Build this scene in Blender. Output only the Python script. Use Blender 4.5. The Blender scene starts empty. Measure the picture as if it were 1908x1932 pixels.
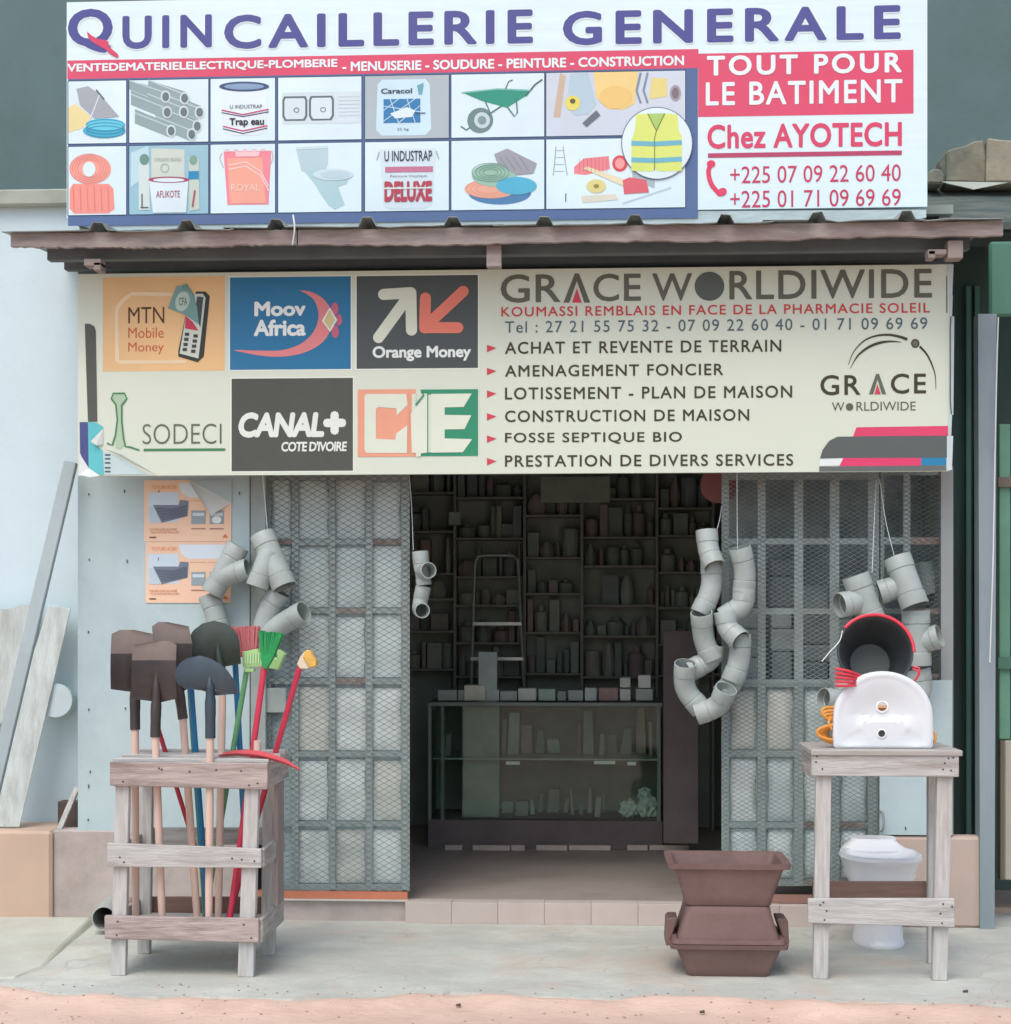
import bpy, bmesh, math, random
from math import sin, cos, tan, pi, radians, sqrt, atan2
from mathutils import Vector, Matrix
random.seed(7)
SC = bpy.context.scene
COL = SC.collection
# ------------------------------------------------------------------ camera, sky, sun, exposure
D0, F, YH, CX, H, PSI = 6.86, 3000.0, 1150.0, 954.0, 1.35, radians(3.0)
CAMX = D0 * tan(PSI)
cd = bpy.data.cameras.new('camera'); cam = bpy.data.objects.new('camera', cd); COL.objects.link(cam)
cam.location = (CAMX, -D0, H); cam.rotation_euler = (pi / 2, 0, PSI)
cd.sensor_fit = 'HORIZONTAL'; cd.sensor_width = 36; cd.lens = 36 * F / 1908
cd.shift_y = (YH - 966) / 1908; cd.clip_end = 2000; cd.clip_start = 0.05
SC.camera = cam
world = bpy.data.worlds.new('World'); SC.world = world; world.use_nodes = True
wn = world.node_tree.nodes; wl = world.node_tree.links
for n in list(wn): wn.remove(n)
SUN_EL, SUN_AZ = 58, 200      # azimuth: direction the light comes from, clockwise from +Y
sky = wn.new('ShaderNodeTexSky'); sky.sky_type = 'NISHITA'; sky.sun_disc = False
sky.sun_elevation = radians(SUN_EL); sky.sun_rotation = radians(SUN_AZ)
sky.air_density = 1.0; sky.dust_density = 3.5; sky.ozone_density = 1.5
bg = wn.new('ShaderNodeBackground'); bg.inputs[1].default_value = 0.15
wo = wn.new('ShaderNodeOutputWorld'); wl.new(sky.outputs[0], bg.inputs[0]); wl.new(bg.outputs[0], wo.inputs[0])
sd = bpy.data.lights.new('sun', 'SUN'); sun = bpy.data.objects.new('sun', sd); COL.objects.link(sun)
sd.energy = 0.75; sd.angle = radians(40); sd.color = (1.0, 0.98, 0.95)
az, el = radians(SUN_AZ), radians(SUN_EL)
sv = Vector((sin(az) * cos(el), cos(az) * cos(el), sin(el)))
sun.rotation_euler = sv.to_track_quat('Z', 'Y').to_euler(); sun.location = (0, -6, 12)
SC.view_settings.view_transform = 'Standard'; SC.view_settings.look = 'None'
SC.view_settings.gamma = 1; SC.view_settings.exposure = 0.53
SC.view_settings.use_curve_mapping = False
# ------------------------------------------------------------------ photograph -> place
def raydir(x, y):
    a = (x - CX) / F; b = (YH - y) / F
    return Vector((-sin(PSI) + a * cos(PSI), cos(PSI) + a * sin(PSI), b))
def W(x, y, Y=0.0):
    d = raydir(x, y); t = (Y + D0) / d.y
    return Vector((CAMX + t * d.x, Y, H + t * d.z))
def G(x, y, z=0.0):
    d = raydir(x, y); t = (z - H) / d.z
    return Vector((CAMX + t * d.x, -D0 + t * d.y, z))
def PX(r, Y=0.0):           # pixels -> metres at depth Y
    return r * (Y + D0) / F
# ------------------------------------------------------------------ materials
KV = (0.985, 1.02, 0.99)
def lin(c):
    c = c / 255.0
    return c / 12.92 if c <= 0.04045 else ((c + 0.055) / 1.055) ** 2.4
def C(r, g, b, k=1.0):
    return tuple(min(0.86, lin(v) * k * m) for v, m in zip((r, g, b), KV))
MATS = {}
def mat(name, rgb, rough=0.6, var=0.08, scale=6.0, bump=0.15, stretch=(1, 1, 1), metal=0.0, dirt=None, dirt_amt=0.0, dirt_scale=2.0, bscale=None, spec=0.5, lo=0.45, hi=0.65):
    if name in MATS: return MATS[name]
    m = bpy.data.materials.new(name); m.use_nodes = True
    nt = m.node_tree; N = nt.nodes; L = nt.links; b = N['Principled BSDF']
    b.inputs['Roughness'].default_value = rough; b.inputs['Metallic'].default_value = metal
    b.inputs['Specular IOR Level'].default_value = spec
    tc = N.new('ShaderNodeTexCoord'); mp = N.new('ShaderNodeMapping'); L.new(tc.outputs['Object'], mp.inputs[0])
    mp.inputs['Scale'].default_value = stretch
    oi = N.new('ShaderNodeObjectInfo'); ml = N.new('ShaderNodeMath'); ml.operation = 'MULTIPLY'; ml.inputs[1].default_value = 37.0
    L.new(oi.outputs['Random'], ml.inputs[0])
    cb = N.new('ShaderNodeCombineXYZ'); L.new(ml.outputs[0], cb.inputs[0]); L.new(ml.outputs[0], cb.inputs[2]); L.new(cb.outputs[0], mp.inputs['Location'])
    nz = N.new('ShaderNodeTexNoise'); nz.inputs['Scale'].default_value = scale; nz.inputs['Detail'].default_value = 6; nz.inputs['Roughness'].default_value = 0.62
    L.new(mp.outputs[0], nz.inputs[0])
    cr = N.new('ShaderNodeValToRGB'); cr.color_ramp.elements[0].position = 0.32; cr.color_ramp.elements[1].position = 0.68
    cr.color_ramp.elements[0].color = (*[c * (1 - var) for c in rgb], 1)
    cr.color_ramp.elements[1].color = (*[min(0.9, c * (1 + var)) for c in rgb], 1)
    L.new(nz.outputs['Fac'], cr.inputs[0]); out = cr.outputs[0]
    if dirt is not None:
        n2 = N.new('ShaderNodeTexNoise'); n2.inputs['Scale'].default_value = dirt_scale; n2.inputs['Detail'].default_value = 8; n2.inputs['Roughness'].default_value = 0.7
        L.new(mp.outputs[0], n2.inputs[0])
        r2 = N.new('ShaderNodeMapRange'); r2.inputs[1].default_value = lo; r2.inputs[2].default_value = hi; r2.inputs[4].default_value = dirt_amt
        L.new(n2.outputs['Fac'], r2.inputs[0])
        mx = N.new('ShaderNodeMix'); mx.data_type = 'RGBA'; L.new(r2.outputs[0], mx.inputs[0]); L.new(out, mx.inputs[6]); mx.inputs[7].default_value = (*dirt, 1)
        out = mx.outputs[2]
    L.new(out, b.inputs['Base Color'])
    if bump > 0:
        bn = N.new('ShaderNodeTexNoise'); bn.inputs['Scale'].default_value = bscale or scale * 4; bn.inputs['Detail'].default_value = 5
        L.new(mp.outputs[0], bn.inputs[0])
        bp = N.new('ShaderNodeBump'); bp.inputs['Strength'].default_value = bump; bp.inputs['Distance'].default_value = 0.01
        L.new(bn.outputs['Fac'], bp.inputs['Height']); L.new(bp.outputs[0], b.inputs['Normal'])
    MATS[name] = m
    return m
def ink(r, g, b):            # printed vinyl colours
    return mat('print_%d_%d_%d' % (r, g, b), C(r, g, b), rough=0.5, var=0.05, scale=2.5, bump=0.0, spec=0.3, dirt=C(*[v + (150 - v) * .35 for v in (r, g, b)]), dirt_amt=.22, dirt_scale=1.3)
# ------------------------------------------------------------------ object helpers
def wloc(o):
    v = Vector((0, 0, 0))
    while o: v += Vector(o.location); o = o.parent
    return v
def tag(o, label=None, cat=None, group=None, kind=None):
    if label: o['label'] = label
    if cat: o['category'] = cat
    if group: o['group'] = group
    if kind: o['kind'] = kind
    return o
def thing(name, loc, label, cat, group=None):
    o = bpy.data.objects.new(name, None); o.empty_display_size = 0.05; COL.objects.link(o); o.location = loc
    return tag(o, label, cat, group)
def make(name, V, Fc, m, parent=None, smooth=False, bevel=0.0, base=False, seg=1):
    V = [Vector(v) for v in V]
    lo = Vector([min(v[i] for v in V) for i in range(3)]); hi = Vector([max(v[i] for v in V) for i in range(3)])
    c = (lo + hi) / 2
    if base or parent is None: c.z = lo.z
    me = bpy.data.meshes.new(name); me.from_pydata([v - c for v in V], [], Fc); me.validate()
    ms = m if isinstance(m, (list, tuple)) else [m]
    for q in ms: me.materials.append(q)
    bm = bmesh.new(); bm.from_mesh(me); bmesh.ops.recalc_face_normals(bm, faces=bm.faces)
    if bevel > 0:
        es = [e for e in bm.edges if len(e.link_faces) == 2 and e.calc_face_angle(0) > 0.6]
        bmesh.ops.bevel(bm, geom=es, offset=bevel, segments=seg, affect='EDGES', profile=0.5)
    bm.to_mesh(me); bm.free()
    if smooth:
        for p in me.polygons: p.use_smooth = True
        try: me.set_sharp_from_angle(angle=radians(40))
        except Exception: pass
    o = bpy.data.objects.new(name, me); COL.objects.link(o)
    if parent: o.parent = parent; o.location = c - wloc(parent)
    else: o.location = c
    return o
class MB:
    def __init__(s): s.V = []; s.F = []
    def add(s, V, Fc):
        n = len(s.V); s.V += [Vector(v) for v in V]; s.F += [tuple(i + n for i in f) for f in Fc]; return s
    def box(s, x0, x1, y0, y1, z0, z1):
        x0, x1 = min(x0, x1), max(x0, x1); y0, y1 = min(y0, y1), max(y0, y1); z0, z1 = min(z0, z1), max(z0, z1)
        return s.add([(x0, y0, z0), (x1, y0, z0), (x1, y1, z0), (x0, y1, z0), (x0, y0, z1), (x1, y0, z1), (x1, y1, z1), (x0, y1, z1)],
              [(0, 3, 2, 1), (4, 5, 6, 7), (0, 1, 5, 4), (1, 2, 6, 5), (2, 3, 7, 6), (3, 0, 4, 7)])
    def bar(s, a, b, w, d, up=Vector((0, 1, 0))):      # box from a to b, width w across, depth d along 'up'
        a = Vector(a); b = Vector(b); t = (b - a).normalized(); u = (up - up.dot(t) * t).normalized(); r = t.cross(u)
        V = []
        for p in (a, b):
            for i, j in ((-1, -1), (1, -1), (1, 1), (-1, 1)): V.append(p + r * w / 2 * i + u * d / 2 * j)
        return s.add(V, [(0, 1, 2, 3), (7, 6, 5, 4), (0, 4, 5, 1), (1, 5, 6, 2), (2, 6, 7, 3), (3, 7, 4, 0)])
    def rod(s, pts, r, n=8, caps=True):                  # r number or list
        pts = [Vector(p) for p in pts]; k = len(pts); rs = r if isinstance(r, (list, tuple)) else [r] * k
        rings = frames(pts)
        V = []
        for (p, u, v), rr in zip(rings, rs):
            for i in range(n):
                a = 2 * pi * i / n; V.append(p + (u * cos(a) + v * sin(a)) * rr)
        Fc = []
        for j in range(k - 1):
            for i in range(n):
                i2 = (i + 1) % n; Fc.append((j * n + i, j * n + i2, (j + 1) * n + i2, (j + 1) * n + i))
        if caps: Fc.append(tuple(range(n))[::-1]); Fc.append(tuple((k - 1) * n + i for i in range(n)))
        return s.add(V, Fc)
    def build(s, name, m, parent=None, **kw): return make(name, s.V, s.F, m, parent, **kw)
def frames(pts):
    k = len(pts); out = []; u = None
    for j in range(k):
        t = (pts[min(j + 1, k - 1)] - pts[max(j - 1, 0)])
        t = t.normalized() if t.length > 1e-9 else Vector((0, 0, 1))
        if u is None:
            ref = Vector((0, 1, 0)) if abs(t.y) < 0.9 else Vector((0, 0, 1))
            u = (ref - ref.dot(t) * t).normalized()
        else: u = (u - u.dot(t) * t).normalized()
        out.append((pts[j], u, t.cross(u)))
    return out
def box(name, x0, x1, y0, y1, z0, z1, m, parent=None, **kw): return MB().box(x0, x1, y0, y1, z0, z1).build(name, m, parent, **kw)
def pxbox(name, xa, ya, xb, yb, Y0, Y1, m, parent=None, **kw):    # front face through these photo points at depth Y0
    a = W(xa, ya, Y0); b = W(xb, yb, Y0)
    return box(name, a.x, b.x, Y0, Y1, b.z, a.z, m, parent, **kw)
def smoothpts(P, n=6):
    P = [Vector(p) for p in P]; Q = [P[0] * 2 - P[1]] + P + [P[-1] * 2 - P[-2]]; out = []
    for i in range(1, len(Q) - 2):
        for j in range(n):
            t = j / n; a, b, c, d = Q[i - 1:i + 3]
            out.append(0.5 * ((2 * b) + (c - a) * t + (2 * a - 5 * b + 4 * c - d) * t * t + (3 * b - a - 3 * c + d) * t ** 3))
    out.append(P[-1]); return out
# ------------------------------------------------------------------ flat print on a vertical panel
class Print:
    def __init__(s, parent, Y): s.p = parent; s.Y = Y; s.n = 0
    def Yk(s, k): return s.Y - 0.0007 * k - .00001 * (s.n % 40)
    def poly(s, name, polys, col, k=1):
        mb = MB(); s.n += 1
        for P in polys: mb.add([W(x, y, s.Yk(k)) for x, y in P], [tuple(range(len(P)))])
        return mb.build(name, ink(*col), s.p)
    def rect(s, name, xa, ya, xb, yb, col, k=1):
        s.n += 1; a = W(xa, ya, s.Yk(k)); b = W(xb, yb, s.Yk(k))
        return MB().add([(a.x, a.y, a.z), (b.x, a.y, a.z), (b.x, a.y, b.z), (a.x, a.y, b.z)], [(0, 1, 2, 3)]).build(name, ink(*col), s.p)
    def stroke(s, name, lines, wpx, col, k=1, cap=True):
        mb = MB(); s.n += 1
        for li_, ln in enumerate(lines):
            P = ln; n = len(P); L_ = []; R_ = []
            ws = wpx if isinstance(wpx, (list, tuple)) else [wpx] * n
            if len(ws) != n: ws = [ws[min(len(ws) - 1, int(i * len(ws) / n))] for i in range(n)]
            for i in range(n):
                ax, ay = P[max(i - 1, 0)]; bx, by = P[min(i + 1, n - 1)]; l = math.hypot(bx - ax, by - ay) or 1
                nx, ny = -(by - ay) / l, (bx - ax) / l; w = ws[i] / 2
                L_.append((P[i][0] + nx * w, P[i][1] + ny * w)); R_.append((P[i][0] - nx * w, P[i][1] - ny * w))
            for i in range(n - 1):
                j = (i % 12) * 1e-5 + (li_ % 3) * .00013 + .000003 * i; mb.add([W(x, y, s.Yk(k) - j) for x, y in (L_[i], L_[i + 1], R_[i + 1], R_[i])], [(0, 1, 2, 3)])
            if cap:
                for (cx, cy), w, q in ((P[0], ws[0], random.uniform(0, 1)), (P[-1], ws[-1], random.uniform(0, 1))):
                    mb.add([W(cx + w / 2 * cos(a * pi / 8), cy + w / 2 * sin(a * pi / 8), s.Yk(k) - 0.00005 - (li_ % 3) * .00013 - 0.00006 * q) for a in range(16)], [tuple(range(16))])
        return mb.build(name, ink(*col), s.p)
    def disc(s, name, cx, cy, rx, ry, col, k=1, rot=0, n=28):
        P = [(cx + rx * cos(a) * cos(rot) - ry * sin(a) * sin(rot), cy + rx * cos(a) * sin(rot) + ry * sin(a) * cos(rot)) for a in [2 * pi * i / n for i in range(n)]]
        return s.poly(name, [P], col, k)
    def ring(s, name, cx, cy, rx, ry, w, col, k=1, n=28):
        P = [(cx + rx * cos(2 * pi * i / n), cy + ry * sin(2 * pi * i / n)) for i in range(n + 1)]
        return s.stroke(name, [P], w, col, k, cap=False)
    def text(s, body, xa, ya, xb, yb, col, k=2, bold=0.0, space=1.0, shear=0.0, name='lettering', halo=None, hw=0.03):
        a = W(xa, ya, s.Yk(k)); bl = W(xa, yb, s.Yk(k)); b = W(xb, (ya + yb) / 2, s.Yk(k))
        cu = bpy.data.curves.new('t', 'FONT'); cu.body = body; cu.offset = min(0, bold); cu.space_character = space; cu.shear = shear; cu.resolution_u = 4
        to = bpy.data.objects.new('t', cu); COL.objects.link(to); bpy.context.view_layer.update()
        me = bpy.data.meshes.new_from_object(to.evaluated_get(bpy.context.evaluated_depsgraph_get()))
        V = [v.co.copy() for v in me.vertices]; Fc = [tuple(p.vertices) for p in me.polygons]
        bpy.data.objects.remove(to); bpy.data.curves.remove(cu); bpy.data.meshes.remove(me)
        bo = max(0, bold)
        x0 = min(v.x for v in V) - bo; x1 = max(v.x for v in V) + bo; y0 = min(v.y for v in V) - bo; y1 = max(v.y for v in V) + bo
        for r, cc, kk in (([(bo + hw, halo, k)] if halo else []) + [(bo, col, k + 1 if halo else k)]):
            offs = [(0, 0)] if r <= 0 else [(r * cos(2 * pi * q / 8), r * sin(2 * pi * q / 8)) for q in range(8)]
            if r > .04: offs += [(r * .5 * cos(2 * pi * q / 4), r * .5 * sin(2 * pi * q / 4)) for q in range(4)]
            V2 = []; F2 = []
            for q, (ox, oy) in enumerate(offs):
                k0 = len(V2)
                V2 += [(a.x + (v.x + ox - x0) / (x1 - x0) * (b.x - a.x), s.Yk(kk) - q * .00002, bl.z + (v.y + oy - y0) / (y1 - y0) * (a.z - bl.z)) for v in V]
                F2 += [tuple(i + k0 for i in f) for f in Fc]
            me2 = make(name, V2, F2, ink(*cc), s.p)
        return me2
# ------------------------------------------------------------------ shared materials
M_zinc = mat('zinc_sheet', C(182, 199, 203), 0.55, 0.07, 2.2, 0.06, dirt=C(152, 170, 174), dirt_amt=0.45, dirt_scale=1.6)
M_steel = mat('galvanised_bar', C(152, 162, 160), 0.5, 0.10, 9, 0.1, dirt=C(124, 120, 112), dirt_amt=0.4, dirt_scale=3)
M_wire = mat('mesh_wire', C(112, 128, 132), 0.5, 0.10, 9, 0)
M_wire2 = mat('mesh_wire_light', C(146, 158, 162), 0.5, 0.10, 9, 0)
M_rust = mat('rusty_bar', C(128, 108, 98), 0.8, 0.22, 14, 0.3, dirt=C(180, 175, 170), dirt_amt=0.6, dirt_scale=9)
M_white = mat('painted_plaster', C(203, 220, 229), 0.85, 0.025, 1.2, 0.12, bscale=40, dirt=C(182, 196, 200), dirt_amt=0.35, dirt_scale=0.9)
M_ledge = mat('beige_plaster', C(165, 170, 160), 0.9, 0.08, 3, 0.2, dirt=C(120, 125, 118), dirt_amt=0.6)
M_dark = mat('dark_render', C(94, 116, 118), 0.9, 0.06, 1.5, 0.15, bscale=30, dirt=C(80, 98, 98), dirt_amt=0.6, dirt_scale=0.8)
M_pink = mat('pink_plinth', C(190, 176, 172), 0.9, 0.05, 4, 0.2, dirt=C(150, 138, 130), dirt_amt=0.6, dirt_scale=2.5)
M_orangepl = mat('orange_plinth', C(206, 176, 156), 0.9, 0.04, 3, 0.15, dirt=C(188, 164, 150), dirt_amt=0.6, dirt_scale=1.4)
M_conc = mat('porch_concrete', C(180, 180, 173), 0.85, 0.08, 5, 0.4, stretch=(0.8, 1.25, 1), dirt=C(207, 207, 197), dirt_amt=0.55, dirt_scale=2.6, bscale=60, lo=0.47, hi=0.62)
M_conc2 = mat('pale_mortar', C(188, 187, 176), 0.9, 0.08, 5, 0.3, dirt=C(166, 160, 142), dirt_amt=0.6)
M_sand = mat('sand', C(208, 178, 162), 0.95, 0.09, 3.5, 0.5, stretch=(0.7, 1.4, 1), dirt=C(186, 152, 136), dirt_amt=0.6, dirt_scale=5, bscale=45)
M_wood = mat('weathered_wood', C(184, 181, 179), 0.85, 0.2, 5, 0.3, stretch=(1.2, 14, 14), dirt=C(140, 126, 120), dirt_amt=0.7, dirt_scale=2.2, lo=0.5, hi=0.68)
M_woodz = mat('weathered_wood_upright', C(190, 187, 185), 0.85, 0.18, 5, 0.3, stretch=(14, 14, 1.2), dirt=C(160, 146, 140), dirt_amt=0.5, dirt_scale=2.2, lo=0.5, hi=0.68)
M_woodd = mat('darker_weathered_wood', C(178, 162, 158), 0.85, 0.2, 5, 0.35, stretch=(1.2, 12, 12), dirt=C(120, 102, 96), dirt_amt=0.8, dirt_scale=1.8, lo=0.46, hi=0.64)
M_woody = mat('weathered_wood_deep', C(180, 172, 166), 0.85, 0.2, 5, 0.3, stretch=(14, 1.2, 14), dirt=C(118, 100, 96), dirt_amt=0.7, dirt_scale=2.2)
M_fascia = mat('fascia_board', C(150, 140, 136), 0.85, 0.25, 6, 0.2, stretch=(1, 5, 5), dirt=C(124, 100, 100), dirt_amt=0.75, dirt_scale=1.6)
M_beam = mat('dark_beam', C(96, 104, 108), 0.9, 0.15, 5, 0.1)
M_roof = mat('roof_zinc', C(150, 160, 160), 0.6, 0.15, 5, 0.15, dirt=C(100, 100, 96), dirt_amt=0.8, dirt_scale=3)
M_in = mat('interior_dark', C(150, 158, 152), 0.9, 0.25, 2.2, 0)
M_floor = mat('shop_floor', C(158, 146, 140), 0.6, 0.08, 4, 0.05, dirt=C(112, 98, 90), dirt_amt=0.5)
M_tile = mat('step_tile', C(192, 178, 172), 0.7, 0.05, 4, 0.05, dirt=C(150, 132, 126), dirt_amt=0.4)
# ------------------------------------------------------------------ ground, porch
def grid(name, x0, x1, y0, y1, nx, ny, zf, m, **kw):
    V = []; Fc = []
    for j in range(ny + 1):
        for i in range(nx + 1):
            x = x0 + (x1 - x0) * i / nx; y = y0 + (y1 - y0) * j / ny; V.append((x, y, zf(x, y)))
    for j in range(ny):
        for i in range(nx):
            a = j * (nx + 1) + i; Fc.append((a, a + 1, a + nx + 2, a + nx + 1))
    return make(name, V, Fc, m, smooth=True, **kw)
def bump2(x, y): return 0.006 * sin(x * 3.1 + 1.3 * sin(y * 2.3)) + 0.004 * sin(y * 7.1 + x * 2.2) + 0.003 * sin(x * 11 + y * 5)
o = MB().add([(-80, -80, -0.09), (80, -80, -0.09), (80, 80, -0.09), (-80, 80, -0.09)], [(0, 1, 2, 3)]).build('terrain', M_sand); tag(o, kind='structure')
edge = [(-260, 1850), (-20, 1856), (50, 1866), (110, 1874), (150, 1878), (210, 1878), (300, 1881), (380, 1879), (450, 1881), (560, 1884), (640, 1883), (700, 1882), (780, 1877), (850, 1871), (900, 1873), (950, 1878),
        (1050, 1881), (1150, 1884), (1210, 1880), (1300, 1877), (1380, 1884), (1450, 1886), (1560, 1889), (1700, 1891), (1800, 1894), (1930, 1898), (2200, 1905)]
pe = [G(x, y) for x, y in edge]
pe2 = []
for a, b in zip(pe, pe[1:]):
    for k in range(4):
        p = a.lerp(b, k / 4); p.y += random.uniform(-0.006, 0.006) if k else 0; pe2.append(p)
pe2.append(pe[-1])
n = len(pe2); V = [p for p in pe2] + [Vector((p.x, 0.30, 0)) for p in pe2] + [Vector((p.x, p.y - 0.02, -0.085)) for p in pe2]
_m = M_conc.node_tree; _N = _m.nodes; _L = _m.links; _b = _N['Principled BSDF']; _src = _b.inputs['Base Color'].links[0].from_socket
_tc = _N.new('ShaderNodeTexCoord'); _nz = _N.new('ShaderNodeTexNoise'); _nz.inputs['Scale'].default_value = 3; _L.new(_tc.outputs['Object'], _nz.inputs[0])
_mx = _N.new('ShaderNodeMix'); _mx.data_type = 'RGBA'; _mx.blend_type = 'LINEAR_LIGHT'; _mx.inputs[0].default_value = .25; _L.new(_tc.outputs['Object'], _mx.inputs[6]); _L.new(_nz.outputs['Color'], _mx.inputs[7])
_v = _N.new('ShaderNodeTexVoronoi'); _v.feature = 'DISTANCE_TO_EDGE'; _v.inputs['Scale'].default_value = .9; _L.new(_mx.outputs[2], _v.inputs['Vector'])
_r = _N.new('ShaderNodeMapRange'); _r.inputs[1].default_value = .0; _r.inputs[2].default_value = .004; _r.inputs[3].default_value = .28; _r.inputs[4].default_value = 0; _L.new(_v.outputs['Distance'], _r.inputs[0])
_k = _N.new('ShaderNodeMix'); _k.data_type = 'RGBA'; _L.new(_r.outputs[0], _k.inputs[0]); _L.new(_src, _k.inputs[6]); _k.inputs[7].default_value = (*C(110, 106, 98), 1)
_n3 = _N.new('ShaderNodeTexNoise'); _n3.inputs['Scale'].default_value = 2.2; _n3.inputs['Detail'].default_value = 9; _n3.inputs['Roughness'].default_value = .75; _L.new(_tc.outputs['Object'], _n3.inputs[0])
_r3 = _N.new('ShaderNodeMapRange'); _r3.inputs[1].default_value = .52; _r3.inputs[2].default_value = .70; _r3.inputs[4].default_value = .7; _L.new(_n3.outputs['Fac'], _r3.inputs[0])
_k3 = _N.new('ShaderNodeMix'); _k3.data_type = 'RGBA'; _L.new(_r3.outputs[0], _k3.inputs[0]); _L.new(_k.outputs[2], _k3.inputs[6]); _k3.inputs[7].default_value = (*C(190, 164, 148), 1)
_L.new(_k3.outputs[2], _b.inputs['Base Color'])
o = MB().add(V, [(i, i + 1, n + i + 1, n + i) for i in range(n - 1)] + [(i + 1, i, 2 * n + i, 2 * n + i + 1) for i in range(n - 1)]).build('porch_slab', M_conc)
tag(o, kind='structure')
def edge_y(x):
    for a_, b_ in zip(pe2, pe2[1:]):
        if a_.x <= x <= b_.x: return a_.y + (b_.y - a_.y) * (x - a_.x) / max(1e-6, b_.x - a_.x)
    return pe2[0].y if x < pe2[0].x else pe2[-1].y
def sand_z(x, y):
    e = edge_y(x); z = -.030 + bump2(x, y) * .7 * min(1, max(0, (e - y) * 3 + .2))
    lip = .0315 + .006 * sin(x * 9 + 2 * sin(x * 4)) + .004 * sin(x * 23 + 1)
    return z + lip * math.exp(-((y - e + .03) / .075) ** 2)
o = grid('ground', -4, 5, -9, -3, 90, 60, lambda x, y: sand_z(x, y), M_sand); tag(o, kind='structure')
o = grid('ground', -3, 3.4, -3, -.95, 320, 150, lambda x, y: sand_z(x, y), M_sand); tag(o, kind='structure')
# raised mortar ramp at the left end of the porch
rp = [G(-200, 1738, 0.0), G(60, 1745, 0), G(97, 1738, 0), G(168, 1738, 0)]
Pb = [(-1.95, 0.0), (-2.75, 0.0)]
rr = [G(172, 1742), G(160, 1752), G(120, 1786), G(78, 1826), G(30, 1846), G(-120, 1852), G(-260, 1850), G(-260, 1740)]
top = []
for i, p in enumerate(rr):
    z = 0.022 * max(0.0, min(1, (p.y + 0.95) / 0.85)) + 0.006
    top.append(Vector((p.x, p.y, z)))
V = top + [Vector((p.x + (0.03 if i < 4 else 0), p.y - 0.01, -0.02)) for i, p in enumerate(rr)]
k = len(rr)
o = MB().add(V, [tuple(range(k))] + [(i, (i + 1) % k, k + (i + 1) % k, k + i) for i in range(k)]).build('mortar_ramp', M_conc2, bevel=0.006)
tag(o, kind='structure')
# ------------------------------------------------------------------ white wall and dark wall behind
ww = thing('white_wall', (W(-100, 1000, .25).x, .25, 0), 'tall white plastered wall at the far left beside the shop', 'wall')
pxbox('wall', -420, 392, 430, 1760, .25, .45, M_white, ww)
a = W(-420, 356, .2); b = W(430, 392, .2); box('coping', a.x, b.x, .2, .5, W(60, 392, .25).z + .001, W(60, 356, .2).z, M_ledge, ww, bevel=.008)
bw = thing('background_wall', (0, 2.9, 0), 'high dark grey-green rendered wall rising behind the blue and white banner', 'wall')
box('wall', -7, 7, 2.9, 3.1, 0, 7.5, M_dark, bw)
# low plinths at the foot of the white wall
o = pxbox('low_plinth', -260, 1566, 97, 1760, -.06, .245, M_orangepl, bevel=.012)
tag(o, 'low orange-beige plastered plinth at the foot of the white wall on the far left', 'plinth')
# ------------------------------------------------------------------ the shop
xl, xr = W(147, 1200, 0).x, W(1797, 1200, 0).x
zt = W(147, 470, 0).z
shop = thing('shop_building', (0, 0, 0), 'small metal clad hardware shop with a dark open doorway between two mesh gates', 'building')
box('interior_wall', xl, xl + .05, .02, 2.6, 0, zt + .1, M_in, shop)
box('interior_wall', xr - .05, xr, .02, 2.6, 0, zt + .1, M_in, shop)
box('interior_wall', xl + .052, xr - .052, 2.55, 2.6, 0, zt + .1, M_in, shop)
box('ceiling', xl, xr, -.02, 2.6, zt + .102, zt + .14, M_in, shop)
pxbox('header', 147, 440, 1797, 560, .0, .04, M_beam, shop)
zf = 0.092
stepx0, stepx1 = W(765, 1720, -.04).x, W(1560, 1720, -.04).x
box('shop_floor', xl + .06, xr - .06, .03, 2.54, 0.0, zf - .002, M_floor, shop)
# doorstep faced with tiles
nt_ = 9; tw = (stepx1 - stepx0) / nt_
for i in range(nt_):
    box('step_tile', stepx0 + i * tw + .0005, stepx0 + (i + 1) * tw - .0005, -.05 + random.uniform(-.0004, .0004), .027, 0, zf + random.uniform(-.001, .001), M_tile, shop, bevel=.0012)
# plinth under the gates and the cladding
pxl = W(97, 1600, -.03).x; gl = W(482, 1600, 0).x; gr_ = W(776, 1600, 0).x
zp = W(300, 1566, -.03).z
box('plinth', pxl + .005, gl, -.035, .05, 0, zp, M_pink, shop, bevel=.01)
zg = W(640, 1699, 0).z
box('plinth', gl + .002, stepx0 - .003, -.012, .028, 0, zg, M_pink, shop)
box('threshold_rail', gl, gr_ - .01, -.03, .02, zg + .003, zg + .008, mat('pale_edge', C(200, 196, 188), .6), shop)
M_org = mat('orange_rail', C(196, 120, 92), .6, .1, 8, .1)
box('threshold_rail', gl + .01, gr_ - .015, -.01, .02, zg + .009, zg + .042, M_org, shop)
rx0 = W(1362, 1600, 0).x; rx1 = W(1650, 1600, 0).x; rx2 = W(1853, 1600, -.02).x
box('plinth', stepx1 + .004, rx1 + .01, -.012, .028, 0, zg, M_pink, shop)
M_org2 = mat('brown_rail', C(150, 112, 102), .6, .1, 8, .1)
box('threshold_rail', rx0 + .2, rx1, -.01, .02, zg + .009, zg + .042, M_org2, shop)
zp2 = W(1800, 1578, -.02).z
box('plinth', rx1 + .015, rx2, -.03, .05, 0, zp2, mat('pier', C(190, 170, 160), .9, .06, 4, .2, dirt=C(200, 160, 140), dirt_amt=.6), shop, bevel=.012)
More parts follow.
